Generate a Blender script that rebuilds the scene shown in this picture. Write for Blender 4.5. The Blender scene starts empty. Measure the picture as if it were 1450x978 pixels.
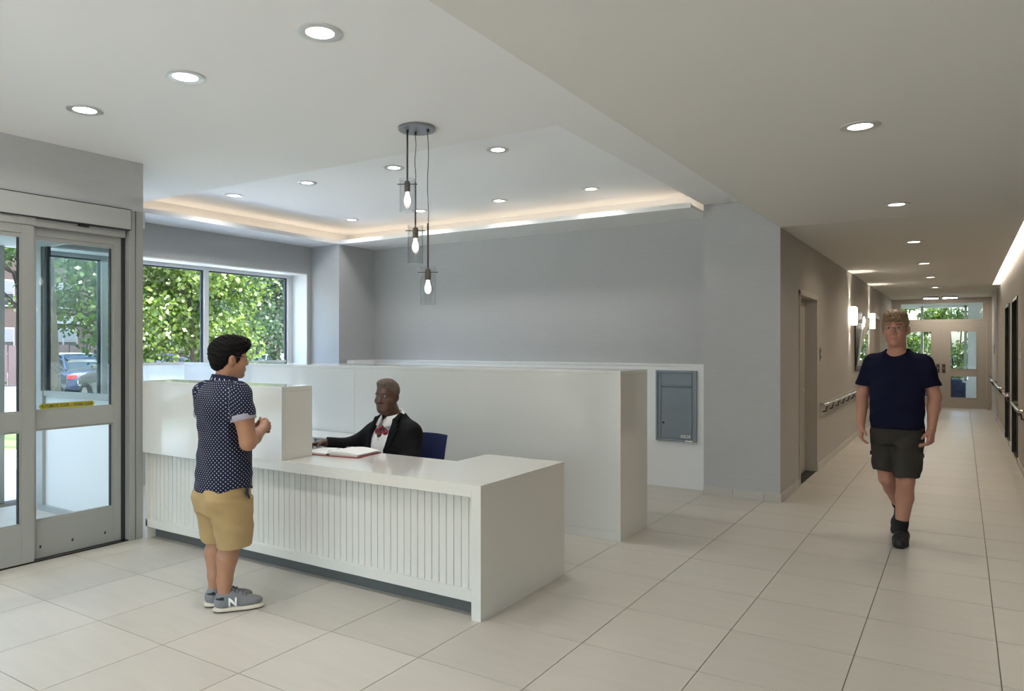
import bpy, bmesh, math, random
import numpy as np
from mathutils import Vector, Matrix, Euler
random.seed(7)
RNG = np.random.default_rng(11)
SC = bpy.context.scene
COL = SC.collection
PI = math.pi

# ---------------------------------------------------------------- camera
EYE = 1.566
cam_d = bpy.data.cameras.new('camera')
cam_d.sensor_fit = 'HORIZONTAL'; cam_d.sensor_width = 36.0
cam_d.lens = 36.0 * 1031.8 / 1450.0
cam_d.shift_x = 35.0 / 1450.0
cam_d.clip_end = 300
cam = bpy.data.objects.new('camera', cam_d); COL.objects.link(cam)
cam.location = (0, 0, EYE); cam.rotation_euler = (PI / 2, 0, 0.5777)
SC.camera = cam

# ---------------------------------------------------------------- world, sun, exposure
W = bpy.data.worlds.new('sky'); SC.world = W; W.use_nodes = True
nt = W.node_tree; bg = nt.nodes['Background']
sky = nt.nodes.new('ShaderNodeTexSky'); sky.sky_type = 'NISHITA'
sky.sun_disc = False; sky.sun_elevation = math.radians(56); sky.sun_rotation = math.radians(100)
sky.air_density = 1.0; sky.dust_density = 4.0
nt.links.new(sky.outputs[0], bg.inputs[0]); bg.inputs[1].default_value = 1.45
sun_d = bpy.data.lights.new('sun', 'SUN'); sun_d.energy = 17.0; sun_d.angle = math.radians(1.0)
sun_d.color = (1.0, 0.95, 0.86)
sun = bpy.data.objects.new('sun', sun_d); COL.objects.link(sun)
sun.rotation_euler = Vector((-0.62, -0.22, -0.95)).to_track_quat('-Z', 'Y').to_euler()
SC.view_settings.view_transform = 'Standard'; SC.view_settings.look = 'None'
SC.view_settings.gamma = 1.0; SC.view_settings.use_curve_mapping = False
SC.view_settings.exposure = 0.45
SC.cycles.transparent_max_bounces = 24
DOWNLIGHT_W = 7.0
COVE_E = 4.5

# ---------------------------------------------------------------- materials
MATS = {}
def mat(name, col, rough=0.5, metal=0.0, spec=0.5, coat=0.0, emit=None, estr=0.0, noise=None, bump=None, rand=0.0, trans=0.0):
    """noise=(scale xyz, amount, second colour); bump=(scale xyz, strength)"""
    m = bpy.data.materials.new(name); m.use_nodes = True
    n = m.node_tree.nodes; l = m.node_tree.links; p = n['Principled BSDF']
    p.inputs['Base Color'].default_value = (*col, 1); p.inputs['Roughness'].default_value = rough
    p.inputs['Metallic'].default_value = metal; p.inputs['Specular IOR Level'].default_value = spec
    p.inputs['Coat Weight'].default_value = coat; p.inputs['Coat Roughness'].default_value = 0.05
    if trans: p.inputs['Transmission Weight'].default_value = trans
    if emit: p.inputs['Emission Color'].default_value = (*emit, 1); p.inputs['Emission Strength'].default_value = estr
    src = None
    def tex(scale):
        tc = n.new('ShaderNodeTexCoord'); mp = n.new('ShaderNodeMapping'); mp.inputs['Scale'].default_value = scale
        nz = n.new('ShaderNodeTexNoise'); nz.inputs['Scale'].default_value = 1.0; nz.inputs['Detail'].default_value = 5
        l.new(tc.outputs['Object'], mp.inputs[0]); l.new(mp.outputs[0], nz.inputs[0]); return nz
    if noise:
        nz = tex(noise[0]); mx = n.new('ShaderNodeMix'); mx.data_type = 'RGBA'
        mr = n.new('ShaderNodeMapRange'); mr.inputs[1].default_value = 0.35; mr.inputs[2].default_value = 0.65
        l.new(nz.outputs[0], mr.inputs[0])
        mu = n.new('ShaderNodeMath'); mu.operation = 'MULTIPLY'; mu.inputs[1].default_value = noise[1]
        l.new(mr.outputs[0], mu.inputs[0]); l.new(mu.outputs[0], mx.inputs[0])
        mx.inputs[6].default_value = (*col, 1); mx.inputs[7].default_value = (*noise[2], 1)
        src = mx.outputs[2]
    if rand:
        oi = n.new('ShaderNodeObjectInfo'); hs = n.new('ShaderNodeHueSaturation')
        mr = n.new('ShaderNodeMapRange'); mr.inputs[3].default_value = 1 - rand; mr.inputs[4].default_value = 1 + rand
        l.new(oi.outputs['Random'], mr.inputs[0]); l.new(mr.outputs[0], hs.inputs['Value'])
        if src: l.new(src, hs.inputs['Color'])
        else: hs.inputs['Color'].default_value = (*col, 1)
        src = hs.outputs[0]
    if src: l.new(src, p.inputs['Base Color'])
    if bump:
        nz = tex(bump[0]); b = n.new('ShaderNodeBump'); b.inputs['Strength'].default_value = bump[1]; b.inputs['Distance'].default_value = 0.002
        l.new(nz.outputs[0], b.inputs['Height']); l.new(b.outputs[0], p.inputs['Normal'])
    MATS[name] = m; return m

def glass_mat(name, tint=(0.95, 0.98, 0.97), haze=None, refl=1.0):
    """thin pane: clear transparency with a Fresnel mirror share; haze=(colour, share) adds a translucent film"""
    m = bpy.data.materials.new(name); m.use_nodes = True
    n = m.node_tree.nodes; l = m.node_tree.links; n.remove(n['Principled BSDF']); out = n['Material Output']
    t = n.new('ShaderNodeBsdfTransparent'); t.inputs[0].default_value = (*tint, 1)
    g = n.new('ShaderNodeBsdfGlossy'); g.inputs['Roughness'].default_value = 0.0
    f = n.new('ShaderNodeLayerWeight'); f.inputs[0].default_value = 0.5
    pw = n.new('ShaderNodeMath'); pw.operation = 'POWER'; pw.inputs[1].default_value = 5.0; l.new(f.outputs['Facing'], pw.inputs[0])
    mu = n.new('ShaderNodeMath'); mu.operation = 'MULTIPLY_ADD'; mu.inputs[1].default_value = 0.9 * refl; mu.inputs[2].default_value = 0.035 * refl
    l.new(pw.outputs[0], mu.inputs[0]); mu.use_clamp = True
    base = t.outputs[0]
    if haze:
        d = n.new('ShaderNodeBsdfTranslucent'); d.inputs[0].default_value = (*haze[0], 1)
        d2 = n.new('ShaderNodeBsdfDiffuse'); d2.inputs[0].default_value = (*haze[0], 1)
        m0 = n.new('ShaderNodeMixShader'); m0.inputs[0].default_value = 0.5
        l.new(d.outputs[0], m0.inputs[1]); l.new(d2.outputs[0], m0.inputs[2])
        m1 = n.new('ShaderNodeMixShader'); m1.inputs[0].default_value = haze[1]
        l.new(base, m1.inputs[1]); l.new(m0.outputs[0], m1.inputs[2]); base = m1.outputs[0]
    m2 = n.new('ShaderNodeMixShader'); l.new(mu.outputs[0], m2.inputs[0]); l.new(base, m2.inputs[1]); l.new(g.outputs[0], m2.inputs[2])
    l.new(m2.outputs[0], out.inputs[0]); MATS[name] = m; return m

mat('ceiling_white', (0.80, 0.80, 0.79), 0.9, spec=0.2)
mat('ceiling_tray', (0.87, 0.88, 0.89), 0.9, spec=0.2)  # whiter than the lobby ceiling to stand in for the tray's brighter light
mat('ceiling_warm', (0.70, 0.68, 0.64), 0.9, spec=0.2)
mat('wallpaper', (0.475, 0.478, 0.483), 0.85, spec=0.2, noise=((7, 7, 300), 0.5, (0.41, 0.413, 0.418)), bump=((4, 4, 260), 0.25))
mat('wallpaper_warm', (0.47, 0.445, 0.405), 0.85, spec=0.2, noise=((90, 90, 2.0), 0.5, (0.40, 0.385, 0.36)), bump=((260, 260, 4), 0.2))
mat('white_paint', (0.80, 0.805, 0.80), 0.45, spec=0.35)
mat('tile', (0.515, 0.482, 0.42), 0.38, spec=0.4, noise=((2.2, 14, 9), 0.5, (0.465, 0.433, 0.375)), rand=0.025, bump=((12, 40, 10), 0.05))
mat('grout', (0.15, 0.13, 0.105), 0.9)
mat('tile_base', (0.50, 0.475, 0.43), 0.4, noise=((5, 5, 5), 0.4, (0.45, 0.43, 0.385)), rand=0.05)
mat('solid_surface', (0.66, 0.645, 0.595), 0.13, spec=0.5, coat=0.25)
mat('solid_cool', (0.66, 0.665, 0.635), 0.10, spec=0.5, coat=0.4)
mat('bead_paint', (0.64, 0.63, 0.58), 0.35, rand=0.01)
mat('plinth_grey', (0.105, 0.11, 0.105), 0.5)
mat('door_alu', (0.335, 0.34, 0.315), 0.42, metal=0.25)
mat('door_alu_light', (0.42, 0.43, 0.41), 0.45, metal=0.15)
mat('gasket', (0.02, 0.022, 0.025), 0.6)
mat('taupe_metal', (0.40, 0.35, 0.29), 0.45)
mat('frame_beige', (0.42, 0.385, 0.335), 0.4)
mat('window_white', (0.78, 0.79, 0.79), 0.4)
mat('window_dark', (0.035, 0.045, 0.06), 0.4)
mat('chrome', (0.75, 0.75, 0.75), 0.16, metal=1.0)
mat('brushed_plate', (.30, .31, .33), .3, metal=.9)
mat('steel', (0.56, 0.55, 0.53), 0.28, metal=1.0)
mat('bronze', (0.09, 0.075, 0.06), 0.38, metal=0.8)
mat('dark_metal', (0.05, 0.045, 0.04), 0.25, metal=0.9)
mat('mirror', (0.9, 0.9, 0.9), 0.01, metal=1.0)
mat('mailbox_grey', (0.235, 0.275, 0.305), 0.45, metal=0.3)
mat('black_plastic', (0.012, 0.012, 0.013), 0.4)
mat('lens', (0.9, 0.9, 0.9), 0.4, emit=(1.0, 0.97, 0.92), estr=7.0)
mat('lens_hall', (0.9, 0.9, 0.9), 0.4, emit=(1.0, 0.93, 0.84), estr=6.0)
mat('cove_led', (0.9, 0.9, 0.9), 0.4, emit=(1.0, 0.80, 0.60), estr=COVE_E)
mat('hall_led', (0.9, 0.9, 0.9), 0.4, emit=(1.0, 0.92, 0.83), estr=22.0)
mat('sconce_lens', (0.9, 0.9, 0.9), 0.4, emit=(1.0, 0.93, 0.82), estr=6.5)
mat('bulb', (0.9, 0.9, 0.9), 0.3, emit=(1.0, 0.88, 0.70), estr=7.0)
mat('sign_yellow', (0.36, 0.31, 0.015), 0.5)
mat('decal_white', (0.85, 0.86, 0.86), 0.6)
mat('paper', (0.78, 0.78, 0.77), 0.8)
mat('binder_red', (0.30, 0.04, 0.05), 0.45)
mat('teal', (0.08, 0.22, 0.26), 0.5)
mat('chair_navy', (0.022, 0.03, 0.105), 0.42)
mat('mat_black', (0.02, 0.02, 0.02), 0.9)
glass_mat('glass', refl=.45)
glass_mat('glass_tint', (0.80, 0.85, 0.85), refl=.6)
glass_mat('glass_shade', (0.955, 0.96, 0.965), refl=1.6)
glass_mat('glass_frost', (0.80, 0.85, 0.87), haze=((0.86, 0.91, 0.93), 0.93), refl=0.6)
glass_mat('glass_film', (0.92, 0.94, 0.95), haze=((0.85, 0.9, 0.95), 0.42), refl=0.6)

# ---------------------------------------------------------------- mesh helpers
class MB:
    def __init__(s): s.v = []; s.f = []
    def add(s, vs, fs):
        o = len(s.v); s.v += [tuple(v) for v in vs]; s.f += [tuple(i + o for i in f) for f in fs]; return s
    def box(s, x0, x1, y0, y1, z0, z1, bev=0.0):
        if x1 < x0: x0, x1 = x1, x0
        if y1 < y0: y0, y1 = y1, y0
        if bev <= 0:
            vs = [(x, y, z) for z in (z0, z1) for y in (y0, y1) for x in (x0, x1)]
            return s.add(vs, [(0, 2, 3, 1), (4, 5, 7, 6), (0, 1, 5, 4), (1, 3, 7, 5), (3, 2, 6, 7), (2, 0, 4, 6)])
        b = bmesh.new(); bmesh.ops.create_cube(b, size=1)
        for v in b.verts: v.co = Vector(((x0 + x1) / 2 + v.co.x * (x1 - x0), (y0 + y1) / 2 + v.co.y * (y1 - y0), (z0 + z1) / 2 + v.co.z * (z1 - z0)))
        bmesh.ops.bevel(b, geom=b.edges[:], offset=bev, segments=2, affect='EDGES', profile=0.6)
        b.verts.index_update()
        s.add([v.co[:] for v in b.verts], [[v.index for v in f.verts] for f in b.faces]); b.free(); return s
    def tube(s, pts, r, n=10, cap=True):
        pts = [Vector(p) for p in pts]; rs = r if isinstance(r, (list, tuple)) else [r] * len(pts)
        rings = []; up = None
        for i, p in enumerate(pts):
            t = (pts[min(i + 1, len(pts) - 1)] - pts[max(i - 1, 0)]).normalized()
            if up is None: up = t.orthogonal().normalized()
            up = (up - t * up.dot(t)).normalized(); w = t.cross(up)
            rings.append([p + (up * math.cos(2 * PI * k / n) + w * math.sin(2 * PI * k / n)) * rs[i] for k in range(n)])
        vs = [v for q in rings for v in q]; fs = []
        for i in range(len(pts) - 1):
            for k in range(n): fs.append((i * n + k, i * n + (k + 1) % n, (i + 1) * n + (k + 1) % n, (i + 1) * n + k))
        if cap: fs.append(tuple(range(n))[::-1]); fs.append(tuple((len(pts) - 1) * n + k for k in range(n)))
        return s.add(vs, fs)
    def lathe(s, prof, c=(0, 0, 0), n=28):
        c = Vector(c); vs = [c + Vector((r * math.cos(2 * PI * k / n), r * math.sin(2 * PI * k / n), z)) for r, z in prof for k in range(n)]
        fs = [(i * n + k, i * n + (k + 1) % n, (i + 1) * n + (k + 1) % n, (i + 1) * n + k) for i in range(len(prof) - 1) for k in range(n)]
        return s.add(vs, fs)
    def prism(s, poly, axis, a, b):
        n = len(poly)
        def P(p, t): return {'x': (t, p[0], p[1]), 'y': (p[0], t, p[1]), 'z': (p[0], p[1], t)}[axis]
        vs = [P(p, a) for p in poly] + [P(p, b) for p in poly]
        fs = [tuple(range(n))[::-1], tuple(range(n, 2 * n))] + [(k, (k + 1) % n, n + (k + 1) % n, n + k) for k in range(n)]
        return s.add(vs, fs)
    def build(s, name, m, parent=None, smooth=False, recalc=True):
        me = bpy.data.meshes.new(name); me.from_pydata(s.v, [], s.f)
        if recalc:
            b = bmesh.new(); b.from_mesh(me); bmesh.ops.recalc_face_normals(b, faces=b.faces[:]); b.to_mesh(me); b.free()
        return link(name, me, m, parent, smooth)
def link(name, me, m, parent=None, smooth=False):
    if m: me.materials.append(MATS[m] if isinstance(m, str) else m)
    if smooth:
        me.polygons.foreach_set('use_smooth', [True] * len(me.polygons))
        if smooth == 'auto':
            try: me.set_sharp_from_angle(angle=math.radians(38))
            except Exception: pass
    o = bpy.data.objects.new(name, me); COL.objects.link(o)
    if parent: o.parent = parent
    return o
def B(x0, x1, y0, y1, z0, z1, bev=0.0): return MB().box(x0, x1, y0, y1, z0, z1, bev)
def tag(o, label, cat, group=None):
    o['label'] = label; o['category'] = cat
    if group: o['group'] = group
    return o
def thing(name, label, cat, loc=(0, 0, 0), rz=0.0, group=None):
    o = bpy.data.objects.new(name, None); COL.objects.link(o); o.empty_display_size = 0.1
    o.location = loc; o.rotation_euler = (0, 0, rz); return tag(o, label, cat, group)
def struct(name, mb, m, label=None):
    o = mb.build(name, m); o['kind'] = 'structure'
    if label: o['label'] = label
    return o
def struct_empty(name, label):
    o = bpy.data.objects.new(name, None); COL.objects.link(o); o['kind'] = 'structure'; o['label'] = label; return o
def dup(o, parent=None):
    c = o.copy(); COL.objects.link(c); c.parent = parent
    for ch in list(o.children): dup(ch, c)
    return c
def text_mesh(name, txt, size, m, parent=None, ext=0.0004, align='CENTER', xscale=1.0, bold=0.0):
    cu = bpy.data.curves.new(name, 'FONT'); cu.body = txt; cu.size = size; cu.extrude = ext; cu.align_x = align; cu.align_y = 'CENTER'
    cu.offset = bold; cu.resolution_u = 3
    t = bpy.data.objects.new(name + '_tmp', cu); COL.objects.link(t); bpy.context.view_layer.update()
    me = bpy.data.meshes.new_from_object(t.evaluated_get(bpy.context.evaluated_depsgraph_get()))
    bpy.data.objects.remove(t); bpy.data.curves.remove(cu)
    for v in me.vertices: v.co.x *= xscale
    me.name = name; me.materials.clear()
    return link(name, me, m, parent)

# ---------------------------------------------------------------- the setting
T = 0.61; OX, OY = -2.288, 2.267
XL, XR = -7.70, 0.62          # window wall, corridor right wall
YB = 7.87                     # white wainscot front
YE = 21.5                     # exit doors
ZC, ZL, ZT, ZS = 2.746, 3.045, 3.21, 2.95
# floor with single tiles
floor = struct('floor', B(-8.1, 3.6, -3.2, 26.0, -0.12, -0.004), 'grout', 'pale stone-look tile floor with thin brown joints')
tm = MB().box(-T / 2 + .0021, T / 2 - .0021, -T / 2 + .0021, T / 2 - .0021, -0.010, 0.0, 0.0012)
tile0 = tm.build('floor_tile', 'tile', floor); first = True
rest = MB()
for i in range(-10, 10):
    for j in range(-9, 39):
        x = OX + (i + .5) * T; y = OY + (j + .5) * T
        x0, x1, y0, y1 = x - T / 2, x + T / 2, y - T / 2, y + T / 2
        if x1 > 3.6 or x0 < -8.05: continue
        if y0 > 7.95 and (x1 < -1.52 - .05 or x0 > XR): continue
        if y0 > 7.86 and x1 < -2.35: continue
        lobby = (-6 <= i <= 4 and -2 <= j <= 8); hall = (1 <= i <= 4 and 8 < j <= 31)
        if lobby or hall:
            if first: o = tile0; first = False
            else: o = tile0.copy(); COL.objects.link(o)
            o.parent = floor; o.location = (x, y, 0)
        else:
            rest.box(x0 + .0021, x1 - .0021, y0 + .0021, y1 - .0021, -0.010, 0.0)
r = rest.build('floor_tiles_rest', 'tile', floor); r['kind'] = 'stuff'

# ceilings
c = MB(); c.box(-8.1, -1.53, -3.2, 4.36, ZL, 3.4); c.box(-2.28, -1.53, 4.36, 8.0, ZL, 3.4)
struct('ceiling', c, 'ceiling_white', 'white plaster lobby ceiling around the recessed tray')
struct('ceiling_tray', B(-8.1, -2.28, 4.36, 8.1, ZT, 3.4), 'ceiling_tray', 'white recessed tray ceiling above the back counter')
c = MB(); c.box(-1.53, 3.6, -3.2, 8.3, ZC, 3.4); c.box(-1.53, 0.49, 8.3, 17.25, ZC, 3.0); c.box(-1.53, XR + .3, 17.25, 22, ZC, 3.0)
c.box(0.49, XR + .3, 8.3, 17.25, 2.93, 3.0)
struct('ceiling_hall', c, 'ceiling_warm', 'lower off-white ceiling of the corridor')
struct('trim_1', B(-1.525, XR, 7.66, 7.70, ZC - .0012, ZC), 'ceiling_warm', 'thin strip marking the change of light across the corridor ceiling')  # added strip stands in for the light change at the corridor mouth
# cove ledges of the tray
c = MB(); c.box(XL, -7.15, 4.30, 8.0, ZS, ZS + .03); c.box(-7.15, -2.28, 7.25, 8.0, ZS, ZS + .03)
c.box(-7.15, -7.135, 4.30, 7.25, ZS, ZS + .05); c.box(-7.15, -2.28, 7.235, 7.25, ZS, ZS + .05)
struct('trim_2', c, 'ceiling_white', 'white cove ledge running along the window and back walls')
led = MB(); led.box(-7.56, -7.54, 4.40, 7.85, ZS + .032, ZS + .05)
o = led.build('cove_light_strip', 'cove_led'); tag(o, 'warm light strip hidden in the cove above the window wall', 'light strip')
led = MB(); led.box(-7.45, -2.34, 7.80, 7.82, ZS + .032, ZS + .05)
o = led.build('cove_light_strip', 'cove_led'); tag(o, 'warm light strip hidden in the cove above the back wall', 'light strip')
led = B(0.585, 0.605, 8.35, 17.2, ZC + .10, ZC + .12)
o = led.build('cove_light_strip', 'hall_led'); tag(o, 'white light strip in the ceiling slot along the corridor wall', 'light strip')

c = MB(); c.box(XL, XL + .012, 4.36, 7.96, ZS + .03, ZT); c.box(XL + .012, -2.28, 7.958, 7.97, ZS + .03, ZT)
struct('trim_5', c, 'ceiling_white', 'white wall band inside the lit cove')
# walls
struct('wall_back', B(-8.1, -2.28, 7.97, 8.1, 0, 3.4), 'wallpaper', 'grey linen-textured wall above the white ledge')
struct('wall_wainscot', B(-7.15, -2.28, YB, 7.97, 0, 1.345), 'white_paint', 'white half-height wall behind the counter')
c = MB(); c.box(-7.15, -2.28, YB - .01, 7.97, 1.345, 1.362); c.box(-7.15, -7.02, 7.40, YB - .01, 1.30, 1.362)
struct('trim_3', c, 'white_paint', 'white ledge cap on the half-height wall')
struct('wall_pilaster', B(XL - .02, -7.15, 7.25, 8.0, 0, ZS), 'wallpaper', 'grey corner pilaster beside the window')
c = MB(); c.box(XL - .4, XL, 3.62, 8.0, 2.57, 3.4); c.box(XL - .4, XL, 7.185, 8.0, 0, 2.57); c.box(XL - .4, XL, 3.62, 7.185, 0, 0.55)
struct('wall_window', c, 'wallpaper', 'grey linen-textured wall around the wide window')
c = MB(); c.box(XL - .30, XL + .004, 3.62, 7.185, 2.555, 2.57); c.box(XL - .30, XL + .004, 7.17, 7.185, 0.55, 2.555); c.box(XL - .30, XL + .02, 3.62, 7.185, 0.55, 0.58)
struct('trim_4', c, 'white_paint', 'white lining of the deep window reveal')
# window with mullions
WX = -8.02
win = struct_empty('window_1', 'wide white-framed window with tall lites facing the trees')
for n_, b in (('window_head', (2.515, 2.555)), ('window_sill', (0.58, 0.63))):
    B(WX - .03, WX + .03, 3.62, 7.17, b[0], b[1], .004).build(n_, 'window_white', win)
ml = [(3.62, 3.68), (4.43, 4.50), (5.735, 5.80), (7.09, 7.17)]
for a, b in ml: B(WX - .03, WX + .035, a, b, .63, 2.515, .004).build('mullion', 'window_white', win)
for (a0, a1), (b0, b1) in zip(ml[:-1], ml[1:]):
    B(WX - .02, WX + .005, b0 - .028, b0, .63, 2.515).build('gasket_strip', 'window_dark', win)
    B(WX - .02, WX + .005, a1, b0 - .03, 2.498, 2.515).build('gasket_strip', 'window_dark', win)
    if a0 > 4:
        B(WX - .03, WX + .03, a1, b0 - .028, 1.335, 1.36).build('transom', 'window_white', win)
        B(WX - .004, WX, a1, b0 - .028, 1.36, 2.50).build('pane', 'glass', win)
        B(WX - .004, WX, a1, b0 - .028, .63, 1.335).build('pane', 'glass_film', win)['label'] = 'milky filmed lower pane'
    else: B(WX - .004, WX, a1, b0 - .028, .63, 2.50).build('pane', 'glass', win)

# entrance wall with the automatic door
DX = -5.60
struct('wall_entrance', B(DX - .22, DX + .012, -3.2, 3.44, 2.648, ZL), 'wallpaper', 'grey textured wall above the entrance doors')
struct('wall_entrance_side', B(DX - .22, DX + .012, -3.2, 0.4, 0, 2.648), 'wallpaper_warm', 'grey textured wall beside the entrance doors')
dr = struct_empty('door_1', 'grey aluminium automatic sliding entrance door with side panel')
B(DX - .16, DX + .035, .4, 3.325, 2.492, 2.646, .004).build('header_cover', 'door_alu_light', dr)
hs_ = MB(); hs_.box(DX + .012, DX + .030, .4, 3.330, 2.646, 2.652); hs_.box(DX + .012, DX + .030, 3.3255, 3.330, 2.492, 2.646); hs_.box(DX - .004, DX + .030, .4, 3.325, 2.484, 2.492); hs_.build('header_shadow_strips', 'gasket', dr)  # dark strips stand in for the shadow gaps around the header
j = B(DX - .22, DX + .012, 3.325, 3.44, 0, 2.648, .003).build('jamb_post', 'door_alu', dr)
B(DX + .012, DX + .016, 3.372, 3.376, 0.0, 2.648).build('post_seam', 'plinth_grey', j)
B(DX - .10, DX - .05, 3.29, 3.325, 0, 2.492).build('jamb_recess', 'gasket', dr)
B(DX - .05, DX - .005, 2.61, 3.30, 2.428, 2.492).build('track_cover', 'door_alu', dr)
B(DX + .004, DX + .02, 2.92, 3.0, 2.466, 2.490, .003).build('door_sensor', 'black_plastic', dr)
def leaf(name, y0, y1, x, top, stile_r, gtop, label):
    lf = B(x - .045, x, y1 - stile_r, y1, .012, top, .002).build(name, 'door_alu', dr); lf['label'] = label
    B(x - .045, x, y0, y0 + .052, .012, top, .002).build('stile', 'door_alu', lf)
    a, b = y0 + .052, y1 - stile_r
    B(x - .045, x, a, b, gtop + .03, top, .002).build('top_rail', 'door_alu', lf)
    B(x - .045, x, a, b, .955, 1.085, .002).build('middle_rail', 'door_alu', lf)
    B(x - .045, x, a, b, .012, .285, .002).build('bottom_rail', 'door_alu', lf)
    for z0, z1, gm in ((1.098, gtop, 'glass_tint'), (.298, .942, 'glass')):
        st = MB(); w = .013
        st.box(x - .035, x - .008, a, b, z1, z1 + .03 if z1 > 1.5 else .955); st.box(x - .035, x - .008, a, b, z0 - w, z0)
        st.box(x - .035, x - .008, b - .012, b, z0, z1)
        st.build('glazing_bead', 'door_alu', lf)
        B(x - .034, x - .010, b - .020, b - .012, z0, z1).build('gasket_strip', 'gasket', lf)
        B(x - .025, x - .02, a, b - .012, z0, z1).build('pane', gm, lf)
    return lf
l1 = leaf('sliding_leaf', 2.60, 3.29, DX - .05, 2.455, .062, 2.335, 'sliding glass leaf')
for y in (2.68, 2.91, 3.16): B(DX - .05, DX - .047, y - .006, y + .006, .085, .105).build('screw_cover', 'gasket', l1)
l2 = leaf('fixed_leaf', 1.55, 2.615, DX, 2.43, .085, 2.336, 'fixed glass side panel')
l3 = leaf('fixed_leaf', .45, 1.56, DX - .05, 2.43, .06, 2.336, 'second fixed glass side panel')
B(DX - .02, DX + .012, 1.55, 2.62, 2.43, 2.492).build('panel_head', 'door_alu', dr)
B(DX - .10, DX, .4, 3.325, 0.0005, .010).build('threshold', 'dark_metal', dr)
sg = MB(); ys, ye, zs, ze = 2.676, 3.091, 1.096, 1.138
sg.prism([(ys, (zs + ze) / 2), (ys + .018, zs), (ye - .018, zs), (ye, (zs + ze) / 2), (ye - .018, ze), (ys + .018, ze)], 'x', DX - .0700, DX - .0685)
sign = sg.build('door_sign', 'sign_yellow'); tag(sign, 'narrow yellow automatic door warning sticker with pointed ends on the glass', 'sign')
t = text_mesh('sign_lettering', 'AUTOMATIC DOOR \u2014 STAND CLEAR', .0305, 'gasket', sign, xscale=.72, bold=.0006)
t.rotation_euler = (PI / 2, 0, PI / 2); t.location = (DX - .0682, (ys + ye) / 2, (zs + ze) / 2)

# vestibule: glazed side partition, outer glazing, ceiling
vp = struct_empty('window_2', 'glazed vestibule partition with frosted panels below the rail')
for x0, x1, z0, z1 in ((-7.68, -5.84, 1.088, 1.14), (-7.68, -5.84, 2.5, 2.56), (-7.68, -5.84, 0.0, .06)):
    B(x0, x1, 3.48, 3.53, z0, z1, .003).build('rail', 'door_alu_light', vp)
for x0, x1 in ((-7.68, -7.60), (-7.40, -7.28), (-5.90, -5.84)):
    B(x0, x1, 3.47, 3.54, .06, 2.5, .003).build('mullion', 'door_alu_light', vp)
B(-7.30, -7.28, 3.465, 3.47, 1.14, 2.5).build('gasket_strip', 'window_dark', vp); B(-7.26, -7.235, 3.485, 3.525, 1.14, 2.5).build('gasket_strip', 'window_dark', vp)
for x0, x1 in ((-7.60, -7.40), (-7.28, -5.90)):
    B(x0, x1, 3.50, 3.505, 1.14, 2.5).build('pane', 'glass_tint', vp); B(x0, x1, 3.50, 3.51, .06, 1.088).build('frosted_panel', 'white_paint', vp)
struct('ceiling_vestibule', B(-8.1, DX - .22, -3.2, 3.6, 2.56, 2.7), 'ceiling_white', 'white vestibule ceiling')
vo = struct_empty('window_3', 'outer vestibule glazing with frosted lower panels')
for y in (3.42, 2.35, 1.25, .15, -.95): B(-8.06, -7.99, y - .035, y + .035, 0, 2.56, .003).build('mullion', 'door_alu_light', vo)
for z in (.03, 1.10, 2.53): B(-8.05, -8.0, -.95, 3.42, z - .03, z + .03, .003).build('rail', 'door_alu_light', vo)
for y in (2.35, 1.25, .15, -.95):
    B(-8.03, -8.025, y + .035, y + 1.07, 1.13, 2.5).build('pane', 'glass_tint', vo); B(-8.03, -8.02, y + .035, y + 1.07, .06, 1.07).build('frosted_panel', 'glass_film', vo)
struct('wall_vestibule', B(-8.1, DX - .22, -3.2, -.985, 0, 2.56), 'white_paint', 'white wall closing the vestibule')
# round decal on the window glass
dc = thing('window_decal', 'round white lettered decal on the window glass', 'decal', (WX + .006, 3.86, 1.20))
def ring(r0, r1, n=48):
    m = MB(); vs = [(x, r * math.cos(2 * PI * k / n), r * math.sin(2 * PI * k / n)) for x in (0, .0012) for r in (r0, r1) for k in range(n)]
    fs = []
    for k in range(n):
        q = (k + 1) % n; fs += [(k, q, n + q, n + k), (2 * n + k, 3 * n + k, 3 * n + q, 2 * n + q), (n + k, n + q, 3 * n + q, 3 * n + k), (k, 2 * n + k, 2 * n + q, q)]
    return m.add(vs, fs)
ring(.205, .212).build('outer_ring', 'decal_white', dc); ring(.118, .124).build('inner_ring', 'decal_white', dc)
for ch, a in (('O', 74), ('H', 50), ('T', 27)):
    t = text_mesh('letter', ch, .085, 'decal_white', dc); ar = math.radians(a)
    t.matrix_local = Matrix.Translation((.001, .162 * math.cos(ar), .162 * math.sin(ar))) @ Matrix.Rotation(ar - PI / 2, 4, 'X') @ Matrix.Rotation(PI / 2, 4, 'Z') @ Matrix.Rotation(PI / 2, 4, 'X')

# corridor left wall with door opening, column
c = MB(); WLX = -1.52
c.box(-2.28, WLX, 7.68, 8.66, 0, 3.4); c.box(-2.28, WLX, 8.66, 9.86, 2.18, 3.4); c.box(-2.28, WLX, 9.86, 16.9, 0, 3.4)
c.box(-2.28, WLX, 16.9, 18.05, 2.18, 3.4); c.box(-2.28, WLX, 18.05, 22, 0, 3.4); c.box(-2.28, -2.2, 8.66, 9.86, 0, 2.18); c.box(-2.28, -2.2, 16.9, 18.05, 0, 2.18)
struct('wall_hall_left', c, 'wallpaper_warm', 'taupe-grey textured corridor wall')
struct('wall_column', B(-2.281, WLX + .002, 7.672, 7.682, 0, ZL), 'wallpaper', 'grey linen-textured end face of the corridor wall')
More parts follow.
